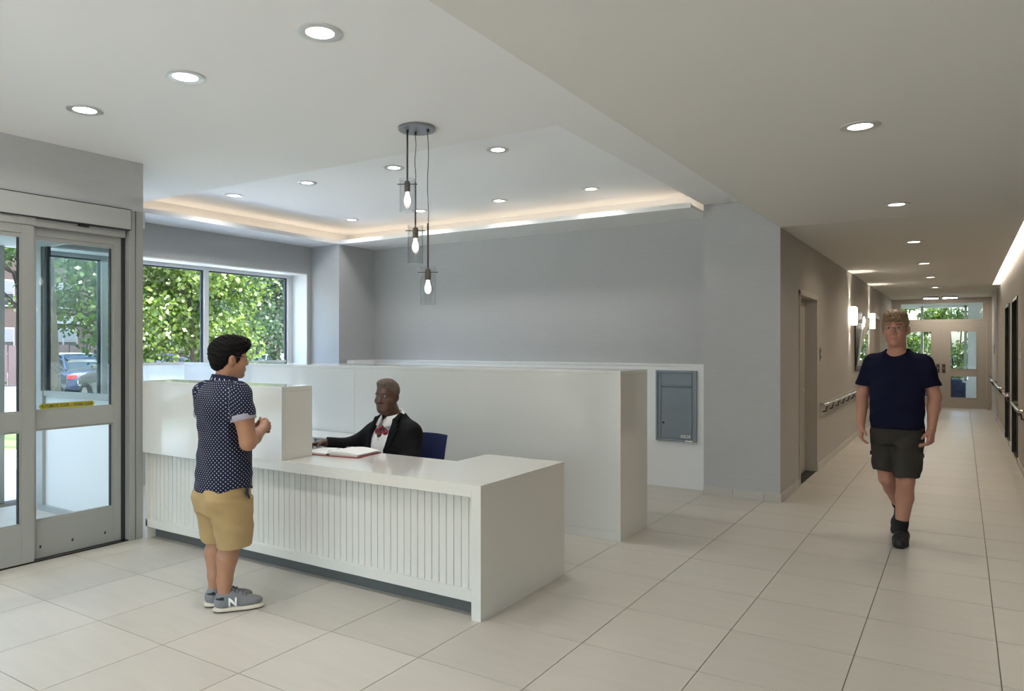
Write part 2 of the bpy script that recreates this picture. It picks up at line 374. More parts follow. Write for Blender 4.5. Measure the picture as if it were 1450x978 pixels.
# right side
c = MB(); c.box(XR, XR + .3, 8.0, 11.95, 0, 3.4); c.box(XR, XR + .3, 11.95, 13.2, 2.23, 3.4); c.box(XR, XR + .3, 13.2, 13.95, 0, 3.4)
c.box(XR, XR + .3, 13.95, 15.25, 2.23, 3.4); c.box(XR, XR + .3, 15.25, 18.3, 0, 3.4); c.box(XR - .02, XR + .3, 18.3, 22, 0, 3.4)
struct('wall_hall_right', c, 'wallpaper_warm', 'taupe-grey textured corridor wall with elevator openings')
struct('wall_lobby_right', B(3.6, 3.8, -3.2, 8.3, 0, 3.4), 'wallpaper_warm', 'taupe-grey lobby wall opposite the entrance')
struct('wall_lobby_front', B(XR + .3, 3.6, 8.0, 8.3, 0, 3.4), 'wallpaper_warm', 'taupe-grey wall beside the corridor mouth')
c = MB(); c.box(-8.1, -5.4, -3.4, -3.2, 0, 3.4); c.box(2, 3.8, -3.4, -3.2, 0, 3.4); c.box(-5.4, 2, -3.4, -3.2, 0, .25); c.box(-5.4, 2, -3.4, -3.2, 2.0, 3.4)
struct('wall_behind', c, 'wallpaper_warm', 'wall with the added daylight window at the front of the lobby')
wf = struct_empty('window_5', 'unseen lobby window added for daylight opposite the reception desk')  # unseen window, added and kept low to bring light into the lobby
xs = [-5.4 + 7.4 * k / 5 for k in range(6)]
for x in xs: B(max(-5.4, x - .03), min(2, x + .03), -3.34, -3.26, .25, 2.0, .003).build('mullion', 'door_alu_light', wf)
for z in (.25, 1.94): B(-5.4, 2, -3.34, -3.26, z, z + .06, .003).build('rail', 'door_alu_light', wf)
for a, b in zip(xs[:-1], xs[1:]): B(a + .03, b - .03, -3.303, -3.298, .31, 1.94).build('pane', 'glass', wf)
struct('roof', B(-8.4, 4.0, -3.6, 22.2, 3.4, 3.6), 'ceiling_white', 'flat white roof slab over the building')

# tile baseboards, piece by piece
def baseboard(name, segs, label):
    bb = struct_empty(name, label)
    for ax, fixed, a, b, s in segs:            # s = outward side
        p = a
        cuts = [a]
        while p < b - 1e-4: p = min(b, p + .305); cuts.append(p)
        for u, v in zip(cuts[:-1], cuts[1:]):
            if ax == 'x': B(u + .0016, v - .0016, min(fixed, fixed + s * .012), max(fixed, fixed + s * .012), .0005, .088, .0015).build('baseboard_tile', 'tile_base', bb)
            else: B(min(fixed, fixed + s * .012), max(fixed, fixed + s * .012), u + .0016, v - .0016, .0005, .088, .0015).build('baseboard_tile', 'tile_base', bb)
baseboard('baseboard_left', [('x', 7.672, -2.285, WLX + .014, -1), ('y', WLX + .002, 7.672, 8.62, 1), ('y', WLX, 9.9, 16.86, 1), ('y', WLX, 18.1, YE, 1)], 'pale tile baseboard along the corridor wall')
baseboard('baseboard_right', [('y', XR, 8.1, 11.9, -1), ('y', XR, 13.26, 13.89, -1), ('y', XR, 15.31, 18.3, -1), ('y', XR - .02, 18.3, YE - .05, -1)], 'pale tile baseboard along the corridor wall with elevators')

# side door in the corridor and the far doorway
d2 = struct_empty('door_2', 'beige metal door frame with a recessed flush door and lever')
def side_door(par, y0, y1, rec, lever=True):
    for a, b in ((y0 - .05, y0), (y1, y1 + .05)): B(WLX - .19, WLX + .016, a, b, 0, 2.18, .003).build('frame_jamb', 'frame_beige', par)
    B(WLX - .19, WLX + .016, y0 - .05, y1 + .05, 2.13, 2.19, .003).build('frame_head', 'frame_beige', par)
    B(WLX - rec - .045, WLX - rec, y0, y1, .008, 2.13, .002).build('door_leaf', 'frame_beige', par)
    st = MB(); st.box(WLX - rec, WLX - rec + .016, y1 - .018, y1, 0, 2.13); st.box(WLX - rec, WLX - rec + .016, y0, y1, 2.112, 2.13)
    st.build('door_stop', 'frame_beige', par)
    B(WLX - .12, WLX - .002, y0, y1, .0003, .006).build('threshold_mat', 'mat_black', par)
side_door(d2, 8.70, 9.80, .125)
h = MB(); h.box(WLX - .125, WLX - .119, 9.22, 9.26, .95, 1.14, .002); h.tube([(WLX - .12, 9.24, 1.03), (WLX - .06, 9.24, 1.03), (WLX - .06, 9.36, 1.03)], .010)
h.build('lever_handle', 'steel', d2)
d3 = struct_empty('door_3', 'beige metal framed doorway beyond the wall lights'); side_door(d3, 16.95, 18.0, .085)

# exit doors
e = struct_empty('door_4', 'pair of taupe glazed exit doors under a transom window')
def yb(x0, x1, z0, z1, name, m, y0=YE, y1=YE + .06, bev=.003): return B(x0, x1, y0, y1, z0, z1, bev).build(name, m, e)
yb(-1.52, -1.40, 0, ZC, 'frame_jamb', 'taupe_metal'); yb(.50, .60, 0, ZC, 'frame_jamb', 'taupe_metal')
yb(-1.40, .50, 2.64, ZC, 'frame_head', 'taupe_metal'); yb(-1.40, .50, 2.13, 2.20, 'transom_bar', 'taupe_metal')
yb(-1.32, .42, 2.22, 2.62, 'pane', 'glass', YE + .03, YE + .035, 0)
for x0, x1 in ((-1.40, -1.32), (.42, .50)): yb(x0, x1, 2.20, 2.64, 'transom_stile', 'taupe_metal')
yb(-1.32, .42, 2.20, 2.22, 'transom_bead', 'taupe_metal'); yb(-1.32, .42, 2.62, 2.64, 'transom_bead', 'taupe_metal')
for x0, x1 in ((-1.395, -.452), (-.448, .495)):
    lf = B(x0, x0 + .19, YE + .005, YE + .05, .015, 2.128, .003).build('door_leaf', 'taupe_metal', e)
    B(x1 - .19, x1, YE + .005, YE + .05, .015, 2.128, .003).build('stile', 'taupe_metal', lf)
    for z0, z1, n_ in ((.015, .26, 'bottom_rail'), (.82, .97, 'lock_rail'), (1.93, 2.128, 'top_rail')):
        B(x0 + .19, x1 - .19, YE + .005, YE + .05, z0, z1, .003).build(n_, 'taupe_metal', lf)
    for z0, z1 in ((.26, .82), (.97, 1.93)):
        B(x0 + .19, x1 - .19, YE + .025, YE + .03, z0, z1).build('pane', 'glass', lf)
        bd = MB(); a, b = x0 + .19, x1 - .19
        bd.box(a, a + .018, YE - .004, YE + .02, z0, z1); bd.box(b - .018, b, YE - .004, YE + .02, z0, z1); bd.box(a, b, YE - .004, YE + .02, z0, z0 + .018); bd.box(a, b, YE - .004, YE + .02, z1 - .018, z1)
        bd.build('glazing_bead', 'taupe_metal', lf)
    hx = x1 - .06 if x1 < 0 else x0 + .06
    hp = B(hx - .035, hx + .035, YE - .006, YE + .005, .88, 1.10, .003).build('lock_plate', 'bronze', lf)
    MB().tube([(hx, YE - .006, 1.0), (hx, YE - .05, 1.0)], .012).build('knob', 'steel', hp)
B(-.458, -.442, YE - .012, YE + .004, .05, 2.1, .002).build('astragal', 'frame_beige', e)
B(-1.40, .50, YE - .02, YE + .07, .0005, .012).build('threshold', 'steel', e)
# ---------------------------------------------------------------- reception desk
desk = thing('reception_desk', 'white reception desk with beadboard front, raised shelf and waterfall end', 'desk', (-2.28, 3.43, 0))
def dk(x0, x1, y0, y1, z0, z1, name, m, bev=.003, par=None): 
    o = B(x0 + 2.28, x1 + 2.28, y0 - 3.43, y1 - 3.43, z0, z1, bev).build(name, m, par or desk); return o
DT = .772
tp = MB()
tp.prism([(-3.30, 0), (0, 0), (0, 1.03), (-.63, 1.03), (-.63, .65), (-3.30, .65)], 'z', DT - .032, DT)
top_o = tp.build('desktop', 'solid_surface', desk)
dk(-5.58, -2.345, 3.43, 3.455, .70, DT - .0315, 'front_apron', 'solid_surface', .002)
dk(-2.345, -2.28, 3.43, 4.46, 0, DT - .0315, 'end_panel', 'solid_surface', .002)
dk(-2.85, -2.345, 4.40, 4.455, .05, DT - .034, 'return_panel', 'solid_surface', .002)
# raised transaction shelf
sh = dk(-5.58, -3.925, 3.429, 3.46, .70, 1.28, 'raised_front', 'solid_cool', .003)
dk(-5.58, -3.925, 3.46, 3.71, 1.245, 1.28, 'raised_top', 'solid_surface', .003, sh); dk(-3.955, -3.925, 3.46, 3.71, DT + .0005, 1.245, 'raised_end', 'solid_surface', .002, sh)
dk(-5.58, -3.955, 3.69, 3.71, DT + .0005, 1.245, 'raised_back', 'solid_surface', .002, sh)
# beadboard
dk(-5.58, -2.345, 3.492, 3.51, .09, .74, 'backing_panel', 'bead_paint', 0)
nb = 60; bw = (5.58 - 2.345) / nb
bm_ = MB(); g = .0016
bm_.prism([(g, .0), (g + .0006, -.008), (bw - g - .0006, -.008), (bw - g, .0)], 'z', .15, .735)
b0 = bm_.build('board', 'bead_paint', desk)
for k in range(nb):
    o = b0 if k == 0 else b0.copy()
    if k: COL.objects.link(o); o.parent = desk
    o.location = (-3.30 + k * bw, 3.492 - 3.43, 0)
dk(-5.58, -2.3455, 3.455, 3.49, .092, .155, 'bottom_rail', 'bead_paint', .003)
dk(-5.575, -2.346, 3.53, 3.545, .0005, .092, 'toe_kick', 'plinth_grey', 0)
dk(-5.58, -5.555, 3.455, 4.05, .0005, .7, 'left_support', 'bead_paint', 0)

# ---------------------------------------------------------------- tall counter behind
ct = thing('tall_counter', 'tall glossy white counter wall behind the seated receptionist', 'counter', (-2.28, 5.44, 0))
def cb(x0, x1, y0, y1, z0, z1, name, m, bev=.003): return B(x0 + 2.28, x1 + 2.28, y0 - 5.44, y1 - 5.44, z0, z1, bev).build(name, m, ct)
cb(-7.695, -2.30, 5.446, 6.02, .0005, 1.33, 'body', 'solid_cool', .002); cb(-7.98, -7.696, 5.446, 6.02, .60, 1.33, 'body_end', 'solid_cool', .002)
for k, (a, b) in enumerate(((-7.695, -5.15), (-5.148, -2.28))): cb(a, b, 5.44, 5.446, .075, 1.33, 'front_panel', 'solid_cool', .001)
cb(-7.695, -2.28, 5.442, 5.447, .0005, .073, 'base_strip', 'solid_cool', .001)
cb(-2.30, -2.28, 5.446, 6.03, .0005, 1.33, 'end_panel', 'solid_surface', .002)
cb(-7.98, -2.28, 5.44, 6.03, 1.33, 1.362, 'countertop', 'solid_cool', .003)

# low white side unit behind the raised shelf
su = thing('side_cabinet', 'low white side cabinet with a divided open front by the tall counter', 'cabinet', (-5.62, 5.02, 0))
B(-.9, .9, 0, .40, .665, .68, .002).build('top', 'solid_cool', su)
for x in (-.9, -.30, .30, .875): B(x, x + .025, .01, .39, .0005, .665).build('divider', 'solid_cool', su)
B(-.9, .9, .385, .40, .06, .665).build('back', 'solid_cool', su); B(-.875, .875, .01, .385, .06, .08).build('shelf', 'solid_cool', su)
for x in (-.87, -.27, .33): B(x, x + .54, .03, .05, .10, .655, .002).build('drawer_front', 'solid_cool', su)

# ---------------------------------------------------------------- mailbox
mx0, mx1, mz0, mz1 = -2.87, -2.41, .512, 1.292
mb = thing('mail_collection_box', 'grey steel mail collection box recessed in the white wall', 'mailbox', ((mx0 + mx1) / 2, YB, mz0))
def mbx(x0, x1, z0, z1, d0, d1, name, par=mb, m='mailbox_grey', bev=.002): return B(x0 - (mx0 + mx1) / 2, x1 - (mx0 + mx1) / 2, -d1, -d0, z0 - mz0, z1 - mz0, bev).build(name, m, par)
mbx(mx0, mx1, mz0, mz1, .0005, .010, 'back_plate')
for a in ((mx0, mx0 + .022, mz0, mz1), (mx1 - .045, mx1, mz0, mz1)): mbx(*a, .010, .024, 'frame_side')
for a in ((mx0 + .022, mx1 - .045, mz1 - .024, mz1), (mx0 + .022, mx1 - .045, mz0, mz0 + .026)): mbx(*a, .010, .024, 'frame_bar')
mbx(mx0 + .028, mx0 + .058, mz0 + .03, mz1 - .03, .010, .017, 'hinge_strip')
md = mbx(mx0 + .070, mx1 - .052, mz0 + .034, mz1 - .185, .010, .019, 'door_panel')
mf = mbx(mx0 + .098, mx1 - .052, mz1 - .160, mz1 - .036, .010, .018, 'mail_flap')
mbx(mx0 + .064, mx1 - .052, mz1 - .178, mz1 - .166, .010, .034, 'flap_lip')
fr = MB()
for a in ((-.10, .10, .060, .064), (-.10, .10, .096, .100)): fr.box(a[0] + .0, a[1], -.0195, -.018, mz1 - mz0 - .16 + a[2] - .035, mz1 - mz0 - .16 + a[3] - .035)
for a in ((-.104, -.10), (.10, .104)): fr.box(a[0], a[1], -.0195, -.018, mz1 - mz0 - .135, mz1 - mz0 - .095)
fr.build('embossed_panel', 'mailbox_grey', mf)
lk = MB(); lk.tube([((mx0 + .088) - (mx0 + mx1) / 2, -.019, .20), ((mx0 + .088) - (mx0 + mx1) / 2, -.026, .20)], .013, 14); lk.build('lock', 'bronze', md)
pl = mbx(mx1 - .175, mx1 - .072, mz0 + .044, mz0 + .072, .019, .0205, 'plate', md, 'paper', 0)
t = text_mesh('lettering', 'U.S. MAIL', .0225, 'gasket', md, bold=.0006); t.rotation_euler = (PI / 2, 0, 0); t.location = (mx1 - .1235 - (mx0 + mx1) / 2, -.0209, .058)
pl2 = mbx(mx1 - .125, mx1 - .045, mz0 + .003, mz0 + .018, .024, .025, 'plate', mb, 'paper', 0)

mat('trim_metal', (.62, .62, .61), .35, metal=.5)
mat('lens_strong', (.9, .9, .9), .4, emit=(1.0, .93, .84), estr=30.0)
# ---------------------------------------------------------------- ceiling lights
def downlight(x, y, z, label, group, m='lens', power=DOWNLIGHT_W, colr=(1, .975, .94), r=.085):
    f = thing('recessed_downlight', label, 'ceiling light', (x, y, z), 0, group)
    pr = MB(); pr.lathe([(r + .020, -.0002), (r + .020, -.006), (r + .010, -.010), (r - .018, -.006), (r - .020, -.0003)], n=32); pr.build('trim_ring', 'trim_metal', f, smooth='auto')
    ln = MB(); ln.lathe([(.0005, -.004), (r - .020, -.004), (r - .020, -.0006), (.0005, -.0006)], n=32); ln.build('lens', m, f)
    ld = bpy.data.lights.new('downlight_lamp', 'AREA'); ld.shape = 'DISK'; ld.size = (r - .020) * 2; ld.energy = power; ld.color = colr; ld.spread = math.radians(155)
    lo = bpy.data.objects.new('lamp', ld); COL.objects.link(lo); lo.parent = f; lo.location = (0, 0, -.0065)
    return f
for x, nm in ((-2.54, 'nearest the corridor'), (-3.58, 'in the middle of its row'), (-4.61, 'nearest the entrance doors')):
    downlight(x, 2.45, ZL, 'round recessed ceiling light before the pendant, ' + nm, 'lights in the lobby ceiling before the desk')
for x in (-2.54, -3.58, -4.61):
    for y in (.1,): downlight(x, y, ZL, 'round recessed ceiling light between the added lobby window and the desk', 'lights in the lobby ceiling behind')
for y, nm in ((5.17, 'front row'), (7.0, 'rear row by the cove')):
    for x, n2 in ((-3.265, 'nearest the corridor'), (-4.40, 'second from the corridor'), (-5.54, 'third from the corridor'), (-6.68, 'nearest the window')):
        downlight(x, y, ZT, 'round recessed light in the tray ceiling, %s, %s' % (nm, n2), 'lights in the tray ceiling', power=DOWNLIGHT_W * (.9 if y < 6 else .35), colr=(1, .98, .95), r=.075)
for k, y in enumerate((4.376, 6.968, 9.59, 12.2, 14.7, 17.35)):
    nm = ('before the corridor mouth, further from it', 'just before the corridor mouth', 'first inside the corridor', 'second inside the corridor', 'third inside the corridor', 'fourth inside the corridor')[k]
    downlight(-.46, y, ZC, 'round recessed light in the low ceiling, ' + nm, 'lights along the low corridor ceiling', 'lens_hall', DOWNLIGHT_W * (.6 if k < 2 else 1.1), ((1, .93, .84) if k < 2 else (1, .84, .66)), .08)
for x in (1.6,):
    for y in (1.4, 4.376): downlight(x, y, ZC, 'round recessed light in the low lobby ceiling across from the desk', 'lights in the low lobby ceiling', 'lens_hall', DOWNLIGHT_W * .8, (1, .92, .82), .08)
for x, nm in ((-.64, 'left-hand wall'), (-.25, 'elevator wall')):
    f = thing('surface_ceiling_light', 'rectangular ceiling light before the exit doors on the %s side' % nm, 'ceiling light', (x, 20.75, ZC), 0, 'lights before the exit doors')
    B(-.16, .16, -.16, .16, -.035, -.0005, .004).build('housing', 'bronze', f); B(-.145, .145, -.145, .145, -.042, -.035).build('lens', 'lens_strong', f)

for y, nm in ((2.7, 'nearer the glazed partition'), (1.2, 'further from the glazed partition')):
    downlight(-6.85, y, 2.56, 'round recessed light in the vestibule ceiling, ' + nm, 'lights in the vestibule ceiling', power=DOWNLIGHT_W * 1.2)
# ---------------------------------------------------------------- pendant lamp
pn = thing('pendant_lamp', 'three-light pendant with clear glass cylinder shades hanging at staggered heights', 'pendant lamp', (-3.10, 3.88, ZL))
MB().lathe([(.0005, -.0005), (.122, -.0005), (.127, -.004), (.127, -.018), (.122, -.022), (.0005, -.022)], n=48).build('canopy_plate', 'brushed_plate', pn, smooth='auto')
RT = Vector((math.cos(.5777), math.sin(.5777), 0)); FW = Vector((-math.sin(.5777), math.cos(.5777), 0))
for u, w, z_top, z_bot, rod_len in ((-.062, -.02, 2.69, 2.47, .40), (-.013, .035, 2.385, 2.125, .33), (.078, -.03, 2.095, 1.84, .33)):
    p = RT * u + FW * w; z1 = z_top - ZL; z0 = z_bot - ZL
    cable_top = -.022; zs = z1 - .035                      # shoulder plate level
    k = MB().lathe([(.0005, zs + .022), (.012, zs + .022), (.0195, zs + .012), (.0195, zs - .045), (.014, zs - .052), (.0005, zs - .052)], p, 20).build('socket', 'bronze', pn, smooth='auto')
    rt_ = min(zs + rod_len, cable_top)
    MB().tube([p + Vector((0, 0, zs + .02)), p + Vector((0, 0, rt_))], .0062, 10).build('stem_rod', 'bronze', pn, smooth='auto')
    if rt_ < cable_top - .02:
        q = [p + Vector((.003 * math.sin(i * 1.3), .003 * math.cos(i * 1.1), rt_ + (cable_top - rt_) * i / 8)) for i in range(9)]
        MB().tube(q, .0024, 6).build('cable', 'black_plastic', pn, smooth=True)
    MB().lathe([(.0005, cable_top - .022), (.009, cable_top - .02), (.009, cable_top + .001), (.0005, cable_top + .001)], p, 14).build('strain_relief', 'bronze', pn, smooth='auto')
    MB().tube([p + RT * -.068 + Vector((0, 0, zs)), p + RT * .068 + Vector((0, 0, zs))], .0032, 8).build('cross_bar', 'bronze', pn)
    R = .053
    MB().lathe([(R, z0), (R, z1), (R - .003, z1), (R - .003, z0), (R, z0)], p, 40).build('glass_shade', 'glass_shade', pn, smooth='auto')
    bz = zs - .055
    MB().lathe([(.010, bz), (.011, bz - .012), (.018, bz - .036), (.022, bz - .054), (.019, bz - .072), (.010, bz - .084), (.0005, bz - .088)], p, 22).build('bulb', 'bulb', pn, smooth=True)

# ---------------------------------------------------------------- corridor fittings
for y, nm in ((13.0, 'nearer the lobby, before the mirror'), (15.9, 'beyond the mirror')):
    s = thing('wall_sconce', 'glowing box wall light on the corridor wall, ' + nm, 'wall light', (WLX, y, 2.04), 0, 'corridor wall lights')
    B(.0005, .02, -.05, .05, -.12, .12, .003).build('back_plate', 'steel', s)
    B(.02, .105, -.085, .085, -.145, .145, .012).build('glass_box', 'sconce_lens', s)
    for sg_ in (1, -1):
        ld = bpy.data.lights.new('sconce_lamp', 'SPOT'); ld.energy = 13; ld.color = (1, .9, .76); ld.spot_size = math.radians(70); ld.spot_blend = .6; ld.shadow_soft_size = .03
        lo = bpy.data.objects.new('lamp', ld); COL.objects.link(lo); lo.parent = s; lo.location = (.07, 0, .155 * sg_); lo.rotation_euler = (0 if sg_ < 0 else PI, 0, 0)
mr = thing('tilted_wall_mirror', 'tilted rectangular mirror hanging on a dark panel between the wall lights', 'mirror', (WLX, 14.1, 1.22))
B(.0005, .02, -.45, .48, -.08, .93, .003).build('backing_panel', 'dark_metal', mr)
fm = MB(); fm.add([(.03, -.42, 0), (.03, .42, 0), (.13, .42, .83), (.13, -.42, .83), (.055, -.42, -.003), (.055, .42, -.003), (.155, .42, .827), (.155, -.42, .827)], [(0, 3, 2, 1), (4, 5, 6, 7), (0, 1, 5, 4), (1, 2, 6, 5), (2, 3, 7, 6), (3, 0, 4, 7)])
fm.build('mirror_frame', 'chrome', mr)
fm = MB(); fm.add([(.0575, -.38, .04), (.0575, .38, .04), (.1555, .38, .79), (.1555, -.38, .79), (.061, -.38, .0395), (.061, .38, .0395), (.159, .38, .7895), (.159, -.38, .7895)], [(0, 3, 2, 1), (4, 5, 6, 7), (0, 1, 5, 4), (1, 2, 6, 5), (2, 3, 7, 6), (3, 0, 4, 7)])
fm.build('mirror_glass', 'mirror', mr)
MB().tube([(.02, -.3, .75), (.125, -.3, .79)], .01).build('bracket', 'chrome', mr)
MB().tube([(.02, .3, .75), (.125, .3, .79)], .01).build('bracket', 'chrome', mr)
sw = thing('light_switch', 'steel switch plate beside the corridor side door', 'switch', (WLX, 10.08, 1.46)); B(.0005, .008, -.04, .04, -.09, .09, .002).build('plate', 'steel', sw)
for z in (-.04, .03): B(.008, .014, -.012, .012, z - .02, z + .02, .002).build('rocker', 'bronze', sw)

def handrail(name, x, sgn, y0, y1, z, label, plate=True):
    h = thing(name, label, 'handrail', (x, y0, z)); L = y1 - y0
    if plate: B(min(sgn * .0005, sgn * .014), max(sgn * .0005, sgn * .014), -.03, L + .03, -.15, .02, .002).build('wall_plate', 'frame_beige', h)
    r_ = [(sgn * .012, 0, 0), (sgn * .075, 0, 0), (sgn * .082, .02, 0)] + [(sgn * .082, .02 + (L - .04) * i / 6, 0) for i in range(1, 7)] + [(sgn * .075, L, 0), (sgn * .012, L, 0)]
    MB().tube(r_, .019, 12).build('rail', 'chrome', h, smooth=True)
    n = max(2, int(L / .55) + 1)
    for k in range(n):
        y = .15 + (L - .3) * k / (n - 1)
        MB().tube([(sgn * .014, y, -.105), (sgn * .05, y, -.10), (sgn * .055, y, -.05), (sgn * .082, y, -.012)], .009, 8).build('bracket', 'bronze', h, smooth=True)
handrail('handrail', WLX, 1, 10.1, 16.4, .82, 'steel handrail on a plate along the wall below the mirror')
handrail('handrail', XR, -1, 10.2, 11.75, .82, 'steel handrail before the first elevator opening', False)
handrail('handrail', XR, -1, 13.30, 13.85, .82, 'short steel handrail between the two elevator openings', False)
handrail('handrail', XR, -1, 15.45, 18.1, .82, 'steel handrail beyond the second elevator opening', False)
handrail('handrail', XR - .02, -1, 18.6, 21.2, .82, 'steel handrail leading up to the exit doors', False)
for y0, y1, nm in ((11.95, 13.2, 'nearer the lobby'), (13.95, 15.25, 'nearer the exit')):
    ev = struct_empty('door_5' if y0 < 12 else 'door_6', 'dark steel framed elevator entrance ' + nm)
    for a in ((y0, y0 + .04), (y1 - .04, y1)): B(XR - .012, XR + .26, a[0], a[1], 0, 2.23, .002).build('frame_jamb', 'dark_metal', ev)
    B(XR - .012, XR + .26, y0, y1, 2.19, 2.23, .002).build('frame_head', 'dark_metal', ev)
    ym = (y0 + y1) / 2
    for a, b in ((y0 + .04, ym - .002), (ym + .002, y1 - .04)): B(XR + .17, XR + .20, a, b, .006, 2.19).build('door_panel', 'dark_metal', ev)
    B(XR, XR + .26, y0, y1, .0003, .006).build('sill', 'steel', ev)
cp = thing('elevator_call_panel', 'steel elevator call panel on the wall before the first elevator', 'call panel', (XR, 11.35, 1.45)); B(-.010, -.0005, -.07, .07, -.19, .19, .002).build('plate', 'steel', cp)
for z in (-.05, .05): MB().tube([(-.010, 0, z), (-.018, 0, z)], .018, 16).build('button', 'chrome', cp)
sp = thing('wall_switch_plate', 'narrow dark switch plate on the wall beside the exit doors', 'switch', (XR - .02, 19.9, 1.48)); B(-.010, -.0005, -.035, .035, -.10, .10, .002).build('plate', 'bronze', sp); B(-.014, -.010, -.012, .012, -.03, .03, .001).build('rocker', 'steel', sp)

# lounge beyond the exit doors
struct('wall_lounge_right', B(.60, .75, 22.0, 25.6, 0, 2.9), 'white_paint', 'pale wall of the small lounge beyond the exit doors')
c = MB(); c.box(.14, .75, 25.6, 25.75, 0, 2.9); c.box(-4.0, .14, 25.6, 25.75, 0, .52); c.box(-4.0, .14, 25.6, 25.75, 2.75, 2.9)
struct('wall_lounge_end', c, 'white_paint', 'pale end wall of the lounge around a large window')
struct('wall_lounge_left', B(-4.1, -4.0, 22.0, 25.75, 0, 2.9), 'white_paint', 'pale far-side wall of the lounge')
struct('ceiling_lounge', B(-4.1, .75, 22.0, 25.75, 2.9, 3.0), 'ceiling_white', 'white ceiling of the lounge beyond the exit doors')
w7 = struct_empty('window_4', 'large lounge window with blue-grey mullions')
for x in (-3.97, -2.6, -1.02, .08): B(x - .035, x + .035, 25.62, 25.70, .52, 2.75, .003).build('mullion', 'door_alu_light', w7)
for z in (.55, 2.72): B(-4.0, .14, 25.62, 25.70, z - .03, z + .03, .003).build('rail', 'window_white', w7)
for a, b in ((-3.93, -2.63), (-2.56, -1.05), (-.98, .04)): B(a, b, 25.655, 25.66, .58, 2.69).build('pane', 'glass', w7)
def armchair(loc, rz, label):
    a = thing('armchair', label, 'armchair', loc, rz, 'blue lounge armchairs')
    B(-.36, .36, -.36, .34, .12, .40, .03).build('seat', 'sofa_blue', a); B(-.36, .36, .22, .40, .30, .66, .05).build('backrest', 'sofa_blue', a)
    for x in (-.44, .34): B(x, x + .10, -.36, .38, .10, .56, .03).build('armrest', 'sofa_blue', a)
    for x in (-.38, .34):
        for y in (-.32, .32): B(x, x + .04, y - .02, y + .02, 0.0005, .13).build('leg', 'dark_metal', a)
mat('sofa_blue', (.015, .04, .16), .7)
armchair((-.42, 23.9, 0), PI + .2, 'blue lounge armchair before the lounge window, by the pale side wall')
armchair((-1.55, 23.7, 0), PI - .2, 'blue lounge armchair before the lounge window, further from the pale side wall')

# ---------------------------------------------------------------- on and behind the desk
bn = thing('ring_binder', 'open red ring binder with a thick stack of white pages on the desk', 'binder', (-3.84, 3.88, DT), math.radians(8))
B(-.27, .27, -.13, .17, .0005, .006, .002).build('cover', 'binder_red', bn)
def pages(x0, x1, h0, h1, seed):
    r = random.Random(seed); m = MB(); n = 10; lay = 7
    for k in range(lay):
        d = r.uniform(-.006, .006); e_ = r.uniform(-.004, .004); z0 = .0065; vs = []; 
        for i in range(n + 1):
            u = i / n; x = x0 + (x1 - x0) * u + d; bulge = (h0 + (h1 - h0) * u) * (0.82 + .35 * math.sin(PI * min(1, u * 1.1))) 
            for y in (-.115 + e_, .155 + e_): vs += [(x, y, z0 + bulge * k / lay), (x, y, z0 + bulge * (k + .85) / lay)]
        fs = []
        for i in range(n):
            a = i * 4; fs += [(a, a + 4, a + 6, a + 2), (a + 1, a + 3, a + 7, a + 5), (a, a + 1, a + 5, a + 4), (a + 2, a + 6, a + 7, a + 3)]
        fs += [(0, 2, 3, 1), (n * 4, n * 4 + 1, n * 4 + 3, n * 4 + 2)]; m.add(vs, fs)
    return m
pages(.255, .012, .020, .034, 3).build('page_stack', 'paper', bn); pages(-.25, -.015, .006, .012, 4).build('page_stack', 'paper', bn)
B(-.255, -.24, -.12, .16, .006, .0075).build('divider_sheet', 'teal', bn)
rg = MB()
for y in (-.09, .02, .13):
    rg.tube([(-.022, y, .006)] + [(.022 * -math.cos(PI * i / 8), y, .010 + .026 * math.sin(PI * i / 8)) for i in range(9)] + [(.022, y, .006)], .0022, 6)
rg.build('rings', 'steel', bn); B(-.012, .012, -.125, -.085, .006, .014, .002).build('ring_lever', 'dark_metal', bn)
ms = thing('computer_mouse', 'small black computer mouse under the receptionist hand', 'mouse', (-4.235, 3.96, DT), math.radians(10))
b = bmesh.new(); bmesh.ops.create_icosphere(b, subdivisions=3, radius=1)
for v in b.verts: v.co = Vector((v.co.x * .031, v.co.y * .054, max(v.co.z, -.35) * .024 + .009))
me = bpy.data.meshes.new('body'); b.to_mesh(me); b.free(); link('body', me, 'black_plastic', ms, True)
MB().tube([(-.004, .028, .030), (.004, .028, .030)], .007, 12).build('scroll_wheel', 'steel', ms)

ch = thing('task_chair', 'navy blue plastic shell office chair behind the desk', 'chair', (-3.75, 4.55, 0), math.radians(14))
def shell(n_u, n_v, fn, th):
    vs = []; fs = []
    for side in (0, 1):
        for i in range(n_u + 1):
            for j in range(n_v + 1):
                p, nn = fn(i / n_u, j / n_v); vs.append(p + nn * (th if side else 0))
    N = (n_u + 1) * (n_v + 1); I = lambda s, i, j: s * N + i * (n_v + 1) + j
    for i in range(n_u):
        for j in range(n_v): fs += [(I(0, i, j), I(0, i, j + 1), I(0, i + 1, j + 1), I(0, i + 1, j)), (I(1, i, j), I(1, i + 1, j), I(1, i + 1, j + 1), I(1, i, j + 1))]
    for i in range(n_u): fs += [(I(0, i, 0), I(0, i + 1, 0), I(1, i + 1, 0), I(1, i, 0)), (I(0, i, n_v), I(1, i, n_v), I(1, i + 1, n_v), I(0, i + 1, n_v))]
    for j in range(n_v): fs += [(I(0, 0, j), I(1, 0, j), I(1, 0, j + 1), I(0, 0, j + 1)), (I(0, n_u, j), I(0, n_u, j + 1), I(1, n_u, j + 1), I(1, n_u, j))]
    return MB().add(vs, fs)
